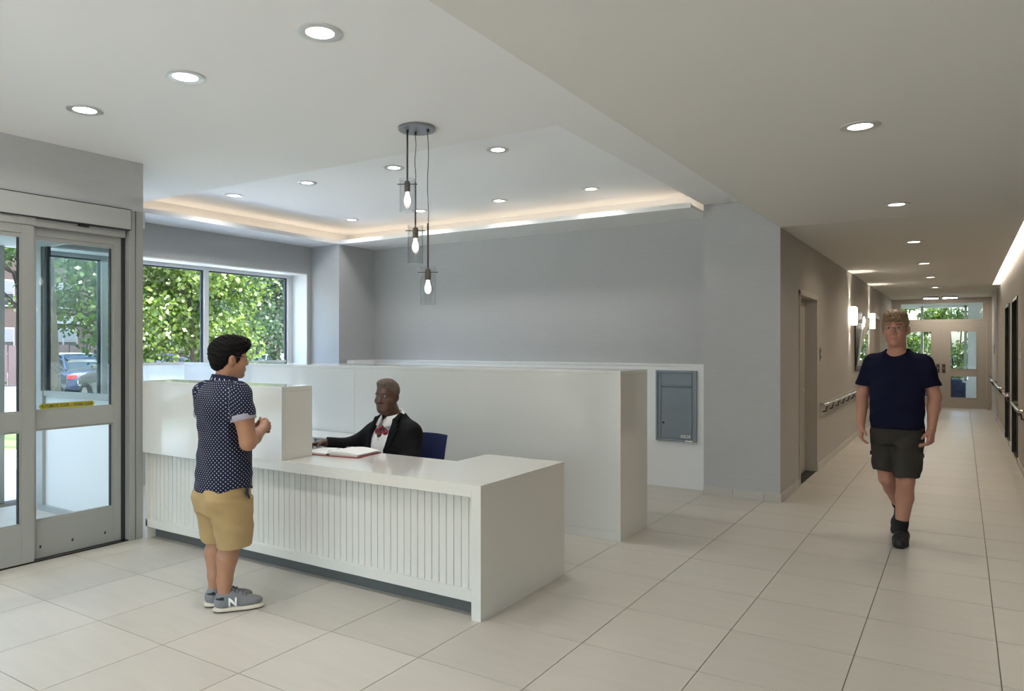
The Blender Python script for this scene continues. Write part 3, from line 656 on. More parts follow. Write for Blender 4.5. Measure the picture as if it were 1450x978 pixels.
def back_fn(u, v):
    x = (u - .5) * (.50 - .05 * (1 - v)); z = .48 + .355 * v - .012 * abs(2 * u - 1) ** 3 * (v > .9); y = .23 + .07 * v + .035 * math.cos((u - .5) * PI) - .02
    n = Vector((-.2 * math.sin((u - .5) * PI), .95, -.1)).normalized(); return Vector((x, y, z)), n
def seat_fn(u, v):
    x = (u - .5) * .48; y = -.24 + .47 * v; z = .46 - .018 * math.cos((u - .5) * PI) + .03 * max(0, v - .8) * 5 * .3; return Vector((x, y, z)), Vector((0, 0, -1))
shell(14, 10, back_fn, .010).build('backrest', 'chair_navy', ch, smooth='auto'); shell(10, 10, seat_fn, .012).build('seat', 'chair_navy', ch, smooth='auto')
lb = B(-.035, .035, .0, .0015, -.017, .017).build('back_label', 'paper', ch); lb.location = (-.10, .243, .795); lb.rotation_euler = (math.radians(-10), 0, 0)
MB().tube([(0, .28, .60), (0, .30, .48), (0, .2, .40), (0, 0, .40)], .018, 10).build('back_bracket', 'dark_metal', ch, smooth=True)
MB().lathe([(.025, .12), (.025, .40), (.10, .42), (.10, .438), (.0005, .438)], n=20).build('gas_column', 'dark_metal', ch, smooth='auto')
for k in range(5):
    a = 2 * PI * k / 5 + .3; lg = MB(); lg.tube([(0, 0, .12), (.16 * math.cos(a), .16 * math.sin(a), .10), (.30 * math.cos(a), .30 * math.sin(a), .07)], [.022, .018, .014], 8); lgo = lg.build('base_leg', 'dark_metal', ch, smooth=True)
    cs = MB(); cs.tube([(.30 * math.cos(a) - .02 * math.sin(a), .30 * math.sin(a) + .02 * math.cos(a), .0285), (.30 * math.cos(a) + .02 * math.sin(a), .30 * math.sin(a) - .02 * math.cos(a), .0285)], .028, 14); cs.build('caster', 'black_plastic', lgo)
# ---------------------------------------------------------------- people (distance-field bodies turned into one smooth mesh each)
class Field:
    """signed distance grid; local frame x = right, y = forward, z = up"""
    def __init__(s, lo, hi, h):
        s.h = h; s.lo = np.array(lo, float); s.n = np.ceil((np.array(hi) - s.lo) / h).astype(int) + 1
        s.ax = [s.lo[i] + h * np.arange(s.n[i]) for i in range(3)]; s.D = np.full(s.n, .08, np.float32)
    def sub(s, lo, hi):
        a = np.clip(np.floor((np.array(lo) - s.lo) / s.h).astype(int), 0, s.n - 1); b = np.clip(np.ceil((np.array(hi) - s.lo) / s.h).astype(int) + 1, 1, s.n)
        b = np.maximum(b, a + 1); sl = tuple(slice(a[i], b[i]) for i in range(3))
        X, Y, Z = [s.ax[i][sl[i]].astype(np.float32) for i in range(3)]
        return sl, X[:, None, None], Y[None, :, None], Z[None, None, :]
    def put(s, sl, d, k, op='u'):
        D = s.D[sl]
        if op == 's': D, d = -D, d
        if k > 0:
            hh = np.maximum(k - np.abs(D - d), 0) / k; m = np.minimum(D, d) - hh * hh * k * .25
        else: m = np.minimum(D, d)
        s.D[sl] = -m if op == 's' else m
    def rc(s, a, b, ra, rb, k=.02, op='u', flat=None):
        a, b = np.array(a, float), np.array(b, float); r = max(ra, rb) + k + .02
        sl, X, Y, Z = s.sub(np.minimum(a, b) - r, np.maximum(a, b) + r); ba = b - a; L2 = max(1e-9, ba @ ba)
        px, py, pz = X - a[0], Y - a[1], Z - a[2]; t = np.clip((px * ba[0] + py * ba[1] + pz * ba[2]) / L2, 0, 1)
        qx, qy, qz = px - t * ba[0], py - t * ba[1], pz - t * ba[2]
        if flat is not None:
            f, amt = np.array(flat[0], float), flat[1]; f /= np.linalg.norm(f); c = (qx * f[0] + qy * f[1] + qz * f[2]) * (amt - 1); qx, qy, qz = qx + c * f[0], qy + c * f[1], qz + c * f[2]
        s.put(sl, np.sqrt(qx * qx + qy * qy + qz * qz) - (ra + (rb - ra) * t), k, op); return s
    def chain(s, pts, rs, k=.02, flat=None):
        for i in range(len(pts) - 1): s.rc(pts[i], pts[i + 1], rs[i], rs[i + 1], k, 'u', flat)
        return s
    def el(s, c, r, k=.02, op='u', R=None):
        c, r = np.array(c, float), np.array(r, float); m = r.max() + k + .02
        sl, X, Y, Z = s.sub(c - m, c + m); p = [X - c[0], Y - c[1], Z - c[2]]
        if R is not None: p = [p[0] * R[0][i] + p[1] * R[1][i] + p[2] * R[2][i] for i in range(3)]
        k0 = np.sqrt((p[0] / r[0]) ** 2 + (p[1] / r[1]) ** 2 + (p[2] / r[2]) ** 2) + 1e-6
        k1 = np.sqrt((p[0] / r[0] ** 2) ** 2 + (p[1] / r[1] ** 2) ** 2 + (p[2] / r[2] ** 2) ** 2) + 1e-6
        s.put(sl, k0 * (k0 - 1) / k1, k, op); return s
    def loft(s, rows, k=.02, pw=2.3):
        """rows: (z, half width, half depth, cx, cy)"""
        rows = sorted(rows); A = np.array(rows, float); z0, z1 = A[0, 0], A[-1, 0]; m = A[:, 1].max() + .06; md = A[:, 2].max() + .06
        cx0, cx1, cy0, cy1 = A[:, 3].min(), A[:, 3].max(), A[:, 4].min(), A[:, 4].max()
        sl, X, Y, Z = s.sub((cx0 - m, cy0 - md, z0 - .05), (cx1 + m, cy1 + md, z1 + .05)); z = Z.ravel()
        def smooth(col):
            zz = np.clip(z, z0, z1); i = np.clip(np.searchsorted(A[:, 0], zz) - 1, 0, len(A) - 2); t = (zz - A[i, 0]) / np.maximum(1e-6, A[i + 1, 0] - A[i, 0])
            P = lambda j: A[np.clip(j, 0, len(A) - 1), col]
            p0, p1, p2, p3 = P(i - 1), P(i), P(i + 1), P(i + 2)
            return (p1 + .5 * t * (p2 - p0 + t * (2 * p0 - 5 * p1 + 4 * p2 - p3 + t * (3 * (p1 - p2) + p3 - p0))))[None, None, :].astype(np.float32)
        a, b, cx, cy = [smooth(i) for i in (1, 2, 3, 4)]
        q = (np.abs((X - cx) / a) ** pw + np.abs((Y - cy) / b) ** pw) ** (1 / pw); d = (q - 1) * np.minimum(a, b)
        d = np.maximum(d, np.maximum(z0 - Z, Z - z1)); s.put(sl, d.astype(np.float32), k); return s
    def plane(s, p, n):
        """keep the side the normal n points away from"""
        n = np.array(n, float); n /= np.linalg.norm(n); d = (s.ax[0][:, None, None] - p[0]) * n[0] + (s.ax[1][None, :, None] - p[1]) * n[1] + (s.ax[2][None, None, :] - p[2]) * n[2]
        s.D = np.maximum(s.D, d.astype(np.float32)); return s
    def waves(s, lst):
        """folds: (amplitude, wave vector, phase)"""
        for amp, kv, ph in lst:
            X, Y, Z = s.ax; w = np.sin((X * kv[0])[:, None, None] + (Y * kv[1])[None, :, None] + (Z * kv[2])[None, None, :] + ph); s.D += (amp * w).astype(np.float32)
        return s
    def field_of(s, fn): s.D = fn(s.D, s.ax[0][:, None, None], s.ax[1][None, :, None], s.ax[2][None, None, :]).astype(np.float32); return s
    def mesh(s, name, m, parent, relax=2, attrs=None):
        D = s.D.copy(); D[0], D[-1], D[:, 0], D[:, -1], D[:, :, 0], D[:, :, -1] = [.01] * 6
        ins = D < 0; n = D.shape
        def cell(a): return a[:-1, :-1, :-1], a[1:, :-1, :-1], a[:-1, 1:, :-1], a[1:, 1:, :-1], a[:-1, :-1, 1:], a[1:, :-1, 1:], a[:-1, 1:, 1:], a[1:, 1:, 1:]
        cnt = sum(c.astype(np.int8) for c in cell(ins)); act = (cnt > 0) & (cnt < 8); I = np.argwhere(act); idx = np.full(act.shape, -1, np.int32); idx[act] = np.arange(len(I))
        corners = np.array([(i & 1, i >> 1 & 1, i >> 2 & 1) for i in range(8)]); V = np.stack([D[tuple((I + c).T)] for c in corners], 1)
        acc = np.zeros((len(I), 3)); num = np.zeros(len(I))
        for a in range(8):
            for b in range(a + 1, 8):
                if bin(a ^ b).count('1') != 1: continue
                va, vb = V[:, a], V[:, b]; x = (va < 0) != (vb < 0); t = np.where(x, va / np.where(x, va - vb, 1), 0)[:, None]
                acc += np.where(x[:, None], corners[a] + t * (corners[b] - corners[a]), 0); num += x
        P = s.lo + s.h * (I + acc / num[:, None])
        Q = []
        for ax in range(3):
            o = [1 if i == ax else 0 for i in range(3)]; u, v = [i for i in range(3) if i != ax]
            A = ins[tuple(slice(0, n[i] - o[i]) for i in range(3))]; Bv = ins[tuple(slice(o[i], n[i]) for i in range(3))]
            E = np.argwhere(A != Bv); E = E[(E[:, u] > 0) & (E[:, v] > 0) & (E[:, u] < n[u] - 1) & (E[:, v] < n[v] - 1)]; sg = A[tuple(E.T)]
            def g(du, dv):
                c = E.copy(); c[:, u] -= du; c[:, v] -= dv; return idx[tuple(c.T)]
            q = np.stack([g(1, 1), g(0, 1), g(0, 0), g(1, 0)], 1)
            flip = sg if ax != 1 else ~sg
            q[~flip] = q[~flip][:, ::-1]; Q.append(q)
        Q = np.concatenate(Q)
        for _ in range(relax):
            S = np.zeros_like(P); C = np.zeros(len(P))
            for a, b in ((0, 1), (1, 2), (2, 3), (3, 0)):
                np.add.at(S, Q[:, a], P[Q[:, b]]); np.add.at(S, Q[:, b], P[Q[:, a]]); np.add.at(C, Q[:, a], 1); np.add.at(C, Q[:, b], 1)
            P = .5 * P + .5 * S / np.maximum(C, 1)[:, None]
        me = bpy.data.meshes.new(name); me.vertices.add(len(P)); me.vertices.foreach_set('co', P.astype(np.float32).ravel())
        me.loops.add(Q.size); me.loops.foreach_set('vertex_index', Q.astype(np.int32).ravel()); me.polygons.add(len(Q)); me.polygons.foreach_set('loop_start', np.arange(0, Q.size, 4, dtype=np.int32)); me.update(calc_edges=True)
        for nm, fn in (attrs or {}).items():
            val = np.asarray(fn(P), np.float32)
            if val.ndim == 1: at = me.attributes.new(nm, 'FLOAT', 'POINT'); at.data.foreach_set('value', val)
            else: at = me.attributes.new(nm, 'FLOAT_VECTOR', 'POINT'); at.data.foreach_set('vector', val.ravel())
        return link(name, me, m, parent, True)

def rotz(a): c, s_ = math.cos(a), math.sin(a); return np.array([[c, -s_, 0], [s_, c, 0], [0, 0, 1]])
def rotx(a): c, s_ = math.cos(a), math.sin(a); return np.array([[1, 0, 0], [0, c, -s_], [0, s_, c]])
class Head:
    """head placed at c (ear level), turned by yaw/pitch, scaled by sc; T maps head coordinates to body coordinates"""
    def __init__(s, c, yaw, sc=1.0, pitch=0.0, wide=1.0): s.c = np.array(c); s.R = rotz(yaw) @ rotx(pitch); s.sc = sc; s.w = wide
    def T(s, p): return s.c + s.R @ (np.array(p) * s.sc * np.array([s.w, 1, 1]))
    def inv(s, P): return ((P - s.c) @ s.R) / s.sc / np.array([s.w, 1, 1])
    def el(s, f, c, r, k=.02, op='u'): f.el(s.T(c), np.array(r) * s.sc * np.array([s.w, 1, 1]), k * s.sc, op, s.R)
    def rc(s, f, a, b, ra, rb, k=.012, op='u'): f.rc(s.T(a), s.T(b), ra * s.sc, rb * s.sc, k * s.sc, op)
    def sculpt(s, f, jaw=1.0, nose=1.0, cheeks=1.0):
        s.el(f, (0, -.012, .045), (.073, .094, .083), .03); s.el(f, (0, .022, -.005), (.063, .070, .085), .03)
        s.el(f, (0, .018, -.062), (.054 * jaw, .062, .046), .03); s.el(f, (0, .062, -.093), (.026 * jaw, .024, .020), .02)
        for sx in (-1, 1):
            s.el(f, (sx * .038, .055, -.022), (.024 * cheeks, .026, .024), .02); s.el(f, (sx * .033, .094, .017), (.017, .014, .011), .012, 's')
            s.el(f, (sx * .031, .074, .014), (.0155, .0125, .011), .006)
            s.rc(f, (sx * .012, .083, .034), (sx * .047, .074, .034), .008, .006, .012)
            s.el(f, (sx * .073, -.008, -.004), (.009, .018, .031), .008); s.el(f, (sx * .083, -.014, .002), (.006, .020, .030), .006); s.el(f, (sx * .086, -.002, .002), (.006, .009, .014), .005, 's')
            s.el(f, (sx * .0125, .092, -.027), (.0095 * nose, .011, .008), .006)
        s.rc(f, (0, .083, .022), (0, .102, -.020), .008 * nose, .0125 * nose, .010)
        s.el(f, (0, .083, -.052), (.024, .012, .0065), .006); s.el(f, (0, .082, -.064), (.021, .012, .007), .006); s.rc(f, (-.023, .094, -.058), (.023, .094, -.058), .0016, .0016, .004, 's')
    def lips(s, P):
        q = s.inv(P); return np.clip(1.3 - np.sqrt((q[:, 0] / .024) ** 2 + ((q[:, 2] + .058) / .014) ** 2) * 1.2, 0, 1) * (q[:, 1] > .07)
    def brow(s, P):
        q = s.inv(P); x = np.abs(q[:, 0]); return np.clip(2.2 - 2 * np.maximum(np.abs(x - .031) / .020, np.abs(q[:, 2] - .040 + .12 * np.abs(x - .03)) / .0055), 0, 1) * (q[:, 1] > .05)
    def eyes(s, body, iris='iris_brown'):
        for sx in (-1, 1):
            b = bmesh.new(); bmesh.ops.create_uvsphere(b, u_segments=16, v_segments=10, radius=.0118 * s.sc); me = bpy.data.meshes.new('eye'); b.to_mesh(me); b.free()
            o = link('eye', me, 'eye_white', body, True); o.location = s.T((sx * .031, .0775, .0145))
            b = bmesh.new(); bmesh.ops.create_uvsphere(b, u_segments=14, v_segments=8, radius=.0062 * s.sc); me = bpy.data.meshes.new('iris'); b.to_mesh(me); b.free()
            q = link('iris', me, iris, o, True); q.location = s.R @ np.array([0, .0072 * s.sc, 0])
def hand(f, wrist, fwd, out, palm, curl=(.5, .6, .4), sc=1.0, spread=.10, thumb_in=.3):
    """wrist point, finger direction, direction towards the thumb side, palm normal (side the fingers curl to)"""
    w = np.array(wrist, float); fw_ = np.array(fwd, float); fw_ /= np.linalg.norm(fw_); o = np.array(out, float); o -= fw_ * (o @ fw_); o /= np.linalg.norm(o); pn_ = np.array(palm, float); pn_ -= fw_ * (pn_ @ fw_) + o * (pn_ @ o); pn_ /= np.linalg.norm(pn_)
    K = w + fw_ * .092 * sc
    for t in (-.028, -.009, .010, .028): f.rc(w + o * t * .55 * sc + fw_ * .01, K + o * t * sc, .016 * sc, .0125 * sc, .018)
    f.rc(w + fw_ * .02 * sc + o * .018 * sc + pn_ * .006, w + fw_ * .05 * sc + o * .028 * sc + pn_ * .010, .018 * sc, .014 * sc, .015)
    for i, (t, L) in enumerate(((.030, .072), (.010, .080), (-.010, .075), (-.029, .058))):
        p = K + o * t * sc; d = fw_ + o * spread * (t / .03); d /= np.linalg.norm(d); a = 0; rad = (.0092, .0095, .0090, .0080)[i] * sc
        for j, part in enumerate((.45, .31, .24)):
            a += curl[j] * (1 + .12 * i); dd = d * math.cos(a) + pn_ * math.sin(a); q = p + dd * L * part * sc; f.rc(p, q, rad * (1 - .10 * j), rad * (.92 - .10 * j), .004); p = q
    p = w + fw_ * .030 * sc + o * .026 * sc + pn_ * .006; d = fw_ * .62 + o * (.75 - thumb_in) + pn_ * (.25 + thumb_in * .6); d /= np.linalg.norm(d)
    q = p + d * .040 * sc; f.rc(p, q, .0135 * sc, .0105 * sc, .010); d2 = fw_ * .85 + o * (.35 - thumb_in) + pn_ * (.25 + thumb_in * .6); d2 /= np.linalg.norm(d2); f.rc(q, q + d2 * .030 * sc, .0105 * sc, .0088 * sc, .005)
def skin_mat(name, col, lip, brow, rough=.5):
    m = mat(name, col, rough, noise=((40, 40, 40), .35, tuple(c * .86 for c in col))); n = m.node_tree.nodes; l = m.node_tree.links; p = n['Principled BSDF']
    src = p.inputs['Base Color'].links[0].from_socket
    for at_n, c_ in (('lip', lip), ('brow', brow)):
        at = n.new('ShaderNodeAttribute'); at.attribute_name = at_n; mx = n.new('ShaderNodeMix'); mx.data_type = 'RGBA'; l.new(at.outputs['Fac'], mx.inputs[0]); l.new(src, mx.inputs[6]); mx.inputs[7].default_value = (*c_, 1); src = mx.outputs[2]
    l.new(src, p.inputs['Base Color']); p.inputs['Subsurface Weight'].default_value = .08; p.inputs['Subsurface Radius'].default_value = (.01, .004, .002)
skin_mat('skin_tan', (.40, .20, .115), (.33, .11, .09), (.03, .02, .018)); skin_mat('skin_fair', (.47, .225, .155), (.40, .15, .12), (.16, .095, .05)); skin_mat('skin_deep', (.095, .043, .025), (.085, .034, .026), (.018, .012, .010), .42)
mat('tyre', (.02, .02, .02), .8); mat('eye_white', (.26, .24, .22), .55); mat('iris_brown', (.015, .008, .005), .15); mat('iris_blue', (.03, .04, .05), .3); mat('spectacle', (.10, .10, .10), .4, metal=.6)
mat('hair_black', (.004, .0037, .0037), .7, spec=.12, noise=((60, 60, 25), .7, (.009, .008, .008))); mat('hair_sandy', (.26, .165, .08), .5, noise=((70, 70, 30), .8, (.13, .08, .04)))
mat('hair_grey', (.19, .145, .12), .8, noise=((130, 130, 130), .9, (.06, .04, .032)))
mat('khaki', (.40, .275, .125), .85, noise=((14, 14, 14), .3, (.36, .245, .11)), bump=((300, 300, 300), .15)); mat('navy_tee', (.0075, .009, .028), .85, spec=.12, bump=((250, 250, 250), .1)); mat('cargo', (.045, .040, .034), .9, spec=.12, bump=((250, 250, 250), .15))
mat('jacket', (.008, .008, .010), .75, spec=.12, bump=((300, 300, 300), .1)); mat('shirt_white', (.72, .72, .73), .8); mat('sock_black', (.008, .008, .008), .95); mat('shoe_black', (.010, .010, .010), .6)
mat('shoe_grey', (.20, .20, .21), .8, noise=((50, 50, 50), .4, (.16, .16, .17))); mat('sole_cream', (.62, .55, .44), .6); mat('lace_dark', (.10, .11, .12), .8); mat('cuff_light', (.33, .32, .37), .85); mat('lens_clear', (.8, .85, .9), .05); mat('pocket_dark', (.015, .018, .03), .9)
# navy dotted shirt cloth: dots follow the wrapped cloth coordinate stored on the mesh
m = mat('dotted_shirt', (.018, .021, .048), .85, spec=.15); n = m.node_tree.nodes; l = m.node_tree.links; p = n['Principled BSDF']
at = n.new('ShaderNodeAttribute'); at.attribute_name = 'cloth'; sx = n.new('ShaderNodeSeparateXYZ'); l.new(at.outputs['Vector'], sx.inputs[0])
def mth(op, a, b=None, c=None):
    q = n.new('ShaderNodeMath'); q.operation = op
    for i, v in enumerate((a, b, c)):
        if v is None: continue
        if isinstance(v, (int, float)): q.inputs[i].default_value = v
        else: l.new(v, q.inputs[i])
    return q.outputs[0]
PITCH = .0240
def dotgrid(off):
    u = mth('SUBTRACT', mth('FRACT', mth('MULTIPLY_ADD', sx.outputs[0], 1 / PITCH, off)), .5); v = mth('SUBTRACT', mth('FRACT', mth('MULTIPLY_ADD', sx.outputs[1], 1 / PITCH, off)), .5)
    return mth('LESS_THAN', mth('ADD', mth('MULTIPLY', u, u), mth('MULTIPLY', v, v)), .125 ** 2)
mx = n.new('ShaderNodeMix'); mx.data_type = 'RGBA'; mx.inputs[6].default_value = (.013, .016, .038, 1); mx.inputs[7].default_value = (.45, .45, .49, 1)
l.new(mth('MAXIMUM', dotgrid(100.0), dotgrid(100.5)), mx.inputs[0]); l.new(mx.outputs[2], p.inputs['Base Color'])
def cuff_tube(name, c, d, r, L, m, par, flat=None):
    c, d = Vector(c), Vector(d).normalized(); a = c - d * L / 2; b = c + d * L / 2
    return MB().tube([a, a + d * .004, b - d * .004, b], [r * .985, r, r * 1.01, r * .99], 28).build(name, m, par, smooth='auto')
def hair_noise(D, X, Y, Z, amp, fr, seed):
    r = np.random.default_rng(seed); w = 0
    for _ in range(7):
        kx, ky, kz = r.normal(size=3) * fr; w = w + np.sin(X * kx + Y * ky + Z * kz + r.uniform(0, 6.3))
    return D + amp * w / 2.2

# ================= person 1: short-sleeved dotted shirt and khaki shorts, seen from behind
VOX = .0045
def person_visitor():
    t = thing('person', 'person in a navy dotted shirt and khaki shorts standing at the desk', 'person', (-3.712, 2.795, 0), math.atan2(-.12, .99))
    sR, sL = (.185, -.01, 1.285), (-.185, -.01, 1.285)
    eR, eL = (.245, .015, 1.005), (-.25, .03, 1.005); wR, wL = (.085, .215, 1.055), (-.06, .235, 1.04)
    f = Field((-.36, -.24, -.005), (.36, .42, 1.66), VOX); H = Head((0.0, .045, 1.478), math.radians(-14), 1.0)
    H.sculpt(f)
    f.rc((0, -.005, 1.30), (0, .020, 1.43), .060, .053, .03)
    f.loft([(.70, .155, .11, 0, -.005), (.85, .165, .115, 0, 0), (1.0, .150, .105, 0, .005), (1.18, .17, .11, 0, .005), (1.28, .16, .085, 0, -.005), (1.335, .08, .06, 0, -.005)], .03)
    for sg, s_, e_, w_ in ((1, sR, eR, wR), (-1, sL, eL, wL)):
        f.chain([s_, tuple(np.add(np.array(s_) * .5, np.array(e_) * .5) + (0.008 * sg, 0, 0)), e_], [.048, .054, .047], .02); m_ = np.array(e_) * .62 + np.array(w_) * .38
        f.chain([e_, m_, w_], [.044, .043, .0285], .02)
    hand(f, wR, (-.55, .72, .22), (-.1, -.15, .95), (-.9, -.3, 0), (.55, .9, .7), .92, .05, .2); hand(f, wL, (.62, .62, .10), (0.1, .0, .95), (.6, -.75, 0), (.45, .75, .5), .92, .05, .1)
    for sg, fx, fy in ((1, .066, 0.0), (-1, -.060, .012)):
        hip = (sg * .085, -.005, .74); kn = (sg * .080, .012 + fy, .435); an = (fx, -.030 + fy, .085)
        f.chain([hip, (sg * .092, .0, .60), kn], [.080, .080, .060], .03); f.chain([kn, (sg * .078, -.020 + fy, .315), (fx, -.028 + fy, .18), an], [.058, .060, .043, .037], .02)
        sa_ = math.radians(-29 if sg > 0 else -24); f.el((fx - math.sin(sa_) * .072, -.030 + fy + math.cos(sa_) * .072, .040), (.030, .078, .022), .03, R=rotz(sa_))
    body = f.mesh('body', 'skin_tan', t, 2, {'lip': H.lips, 'brow': H.brow})
    H.eyes(body)
    # hair: fuller on top, tapered at the nape
    f = Field(H.c - (.13, .15, .12), H.c + (.13, .16, .17), .0035)
    H.el(f, (0, -.020, .055), (.083, .110, .092), .02); H.el(f, (0, .025, .095), (.080, .100, .056), .03); H.el(f, (0, -.062, .0), (.066, .056, .075), .03); H.el(f, (0, .075, .080), (.058, .030, .028), .02)
    for sg in (-1, 1): H.el(f, (sg * .064, .022, .022), (.015, .016, .036), .02)
    f.field_of(lambda D, X, Y, Z: hair_noise(D, X, Y, Z, .0030, 210, 3))
    H.el(f, (0, .135, -.030), (.085, .082, .092), .01, 's')
    for sg in (-1, 1): H.el(f, (sg * .088, -.008, -.012), (.030, .030, .046), .008, 's')
    H.el(f, (0, -.03, -.150), (.13, .16, .085), .02, 's')
    f.mesh('hair', 'hair_black', body, 1)
    # eyeglasses
    gl = MB()
    for sg in (-1, 1): gl.tube([H.T((sg * .080, -.012, .016)), H.T((sg * .077, .05, .020)), H.T((sg * .066, .092, .020))], .0016, 6)
    for sg in (-1, 1): gl.tube([H.T((sg * .034 + .028 * math.cos(a), .103 - .006 * abs(math.cos(a)), .012 + .019 * math.sin(a))) for a in [2 * PI * k / 16 for k in range(17)]], .0010, 6, False)
    gl.tube([H.T((-.007, .103, .016)), H.T((.007, .103, .016))], .0015, 6); gl.build('eyeglasses', 'spectacle', body, smooth=True)
    # shirt
    f = Field((-.36, -.24, .66), (.36, .34, 1.40), VOX)
    f.loft([(.70, .192, .150, 0, 0), (.80, .188, .146, 0, .004), (.93, .180, .138, 0, .008), (1.05, .184, .132, 0, .008), (1.18, .198, .134, 0, .002), (1.26, .198, .118, 0, -.006), (1.315, .158, .088, 0, -.010), (1.36, .075, .070, 0, -.006)], .0, 2.2)
    for sg, s_, e_ in ((1, sR, eR), (-1, sL, eL)):
        a = np.array(s_); b = np.array(e_); q = a + (b - a) * .50; f.rc(a, q, .073, .073, .035)
    for sg, s_, e_ in ((1, sR, eR), (-1, sL, eL)):
        a = np.array(s_); b = np.array(e_); dv = (b - a) / np.linalg.norm(b - a); q = a + (b - a) * .50
        X, Y, Z = f.ax; cut = ((X - q[0]) * dv[0])[:, None, None] + ((Y - q[1]) * dv[1])[None, :, None] + ((Z - q[2]) * dv[2])[None, None, :]
        lim = (np.abs(X) > .165)[:, None, None] & (sg * X > 0)[:, None, None] & (Z > .98)[None, None, :]; f.D = np.where(lim, np.maximum(f.D, cut), f.D).astype(np.float32)
    f.waves([(.0022, (38, 12, 26), 0), (.0020, (-22, 20, 44), 1), (.0014, (10, -34, 70), 2)])
    X, Y, Z = f.ax; hem = .705 + .035 * np.clip((np.abs(X) - .10) / .09, 0, 1)[:, None] ** 2 + .0 * Y[None, :]; f.D = np.maximum(f.D, (hem[:, :, None] - Z[None, None, :]).astype(np.float32))
    def cloth(P):
        x, y, z = P[:, 0], P[:, 1], P[:, 2]; u = np.arctan2(x, -(y - .005)) * .165; v = z + .25 * np.abs(u) * 0
        s_ = (np.abs(x) > .20) & (z > 1.10); u2 = np.arctan2(y, np.sign(x) * (x - np.sign(x) * .215)) * .07
        return np.stack([np.where(s_, u2 + .3, u), np.where(s_, z * 1.02 + .3 * (np.abs(x) - .2), v), 0 * z], 1)
    shirt = f.mesh('shirt', 'dotted_shirt', body, 2, {'cloth': cloth})
    for sg, s_, e_ in ((1, sR, eR), (-1, sL, eL)):
        a = np.array(s_); b = np.array(e_); q = a + (b - a) * .485; cuff_tube('sleeve_cuff', q, b - a, .073, .034, 'cuff_light', shirt)
    # collar: folded band around the neck
    vs, fs = [], []; N = 36
    for k in range(N + 1):
        a = math.radians(-152 + 304 * k / N) - PI / 2; ca, sa = math.cos(a), math.sin(a); fr = (1 + sa) / 2
        for r, z in ((.060, 1.395 - .03 * fr), (.066, 1.398 - .03 * fr), (.083, 1.358 - .040 * fr), (.080, 1.350 - .040 * fr), (.062, 1.365 - .04 * fr)): vs.append((ca * r, .002 + .018 * fr + sa * r, z))
    for k in range(N):
        for j in range(5): fs.append((k * 5 + j, k * 5 + (j + 1) % 5, k * 5 + 5 + (j + 1) % 5, k * 5 + 5 + j))
    fs += [tuple(range(5)), tuple(N * 5 + j for j in range(5))[::-1]]
    co = MB().add(vs, fs).build('collar', 'dotted_shirt', shirt, smooth=True); at_ = co.data.attributes.new('cloth', 'FLOAT_VECTOR', 'POINT'); at_.data.foreach_set('vector', [q for k in range(N + 1) for j in range(5) for q in (k * .0105, j * .014, 0)])
    # shorts
    f = Field((-.26, -.22, .33), (.26, .24, .80), VOX)
    f.loft([(.58, .172, .138, 0, -.002), (.66, .178, .146, 0, -.004), (.74, .178, .140, 0, 0), (.79, .170, .130, 0, .002)], 0, 2.3)
    for sg, dy in ((1, 0), (-1, .012)): f.loft([(.378, .093, .104, sg * .098, .016 + dy), (.46, .096, .110, sg * .098, .012 + dy), (.56, .100, .124, sg * .092, .004 + dy), (.66, .092, .13, sg * .088, 0)], .02, 2.2)
    f.el((.06, -.085, .66), (.085, .065, .085), .03); f.el((-.06, -.085, .66), (.085, .065, .085), .03)
    f.waves([(.0022, (30, 10, 50), .5), (.0018, (-40, 24, 26), 1.5), (.0012, (14, 40, 80), 2)]); f.plane((0, 0, .380), (0, .05, -1))
    so = f.mesh('shorts', 'khaki', body, 2)
    MB().tube([(.176, .055, .735), (.190, .040, .700), (.186, .062, .665)], [.006, .012, .005], 8).build('pocket_opening', 'pocket_dark', so, smooth=True)  # solid dark tube stands in for the shade inside the pocket
    # trainers
    for sg, fx, fy in ((1, .066, 0.0), (-1, -.060, .012)):
        a = math.radians(-29 if sg > 0 else -24)
        f = Field((-.065, -.105, 0), (.065, .195, .14), .003); f.el((0, .085, .045), (.045, .098, .036), .02); f.el((0, -.035, .055), (.038, .058, .048), .03); f.rc((0, .06, .070), (0, -.01, .098), .030, .036, .03); f.rc((0, -.036, .055), (0, -.037, .088), .044, .042, .02)
        f.rc((0, -.028, .110), (0, -.034, .17), .036, .046, .006, 's'); f.plane((0, 0, .022), (0, 0, -1)); sh_ = f.mesh('shoe', 'shoe_grey', body, 1); sh_.location = (fx - .034 * math.sin(a), fy - .030 + .034 * math.cos(a), 0); sh_.rotation_euler = (0, 0, a)
        f = Field((-.06, -.11, 0), (.06, .20, .05), .003); f.el((0, .09, .012), (.050, .104, .026), .02); f.el((0, -.035, .014), (.043, .066, .026), .04); f.plane((0, 0, .006), (0, 0, -1)); f.plane((0, 0, .030), (0, 0, 1)); q = f.mesh('midsole', 'sole_cream', sh_, 1)
        f = Field((-.06, -.11, -.004), (.06, .20, .02), .003); f.el((0, .09, .012), (.048, .102, .03), .02); f.el((0, -.035, .014), (.042, .064, .03), .04); f.plane((0, 0, .0008), (0, 0, -1)); f.plane((0, 0, .009), (0, 0, 1)); f.mesh('outsole', 'shoe_black', sh_, 1)
        f = Field((-.06, -.11, .06), (.06, .03, .14), .003); f.rc((0, -.037, .070), (0, -.038, .100), .0505, .0480, .01); f.rc((0, -.026, .08), (0, -.032, .17), .036, .042, .004, 's'); f.plane((0, -.040, .09), (0, 1, .4)); f.plane((0, 0, .112), (0, -.35, 1)); f.plane((0, 0, .076), (0, 0, -1)); f.mesh('heel_collar', 'shoe_black', sh_, 1)
        lc = MB()
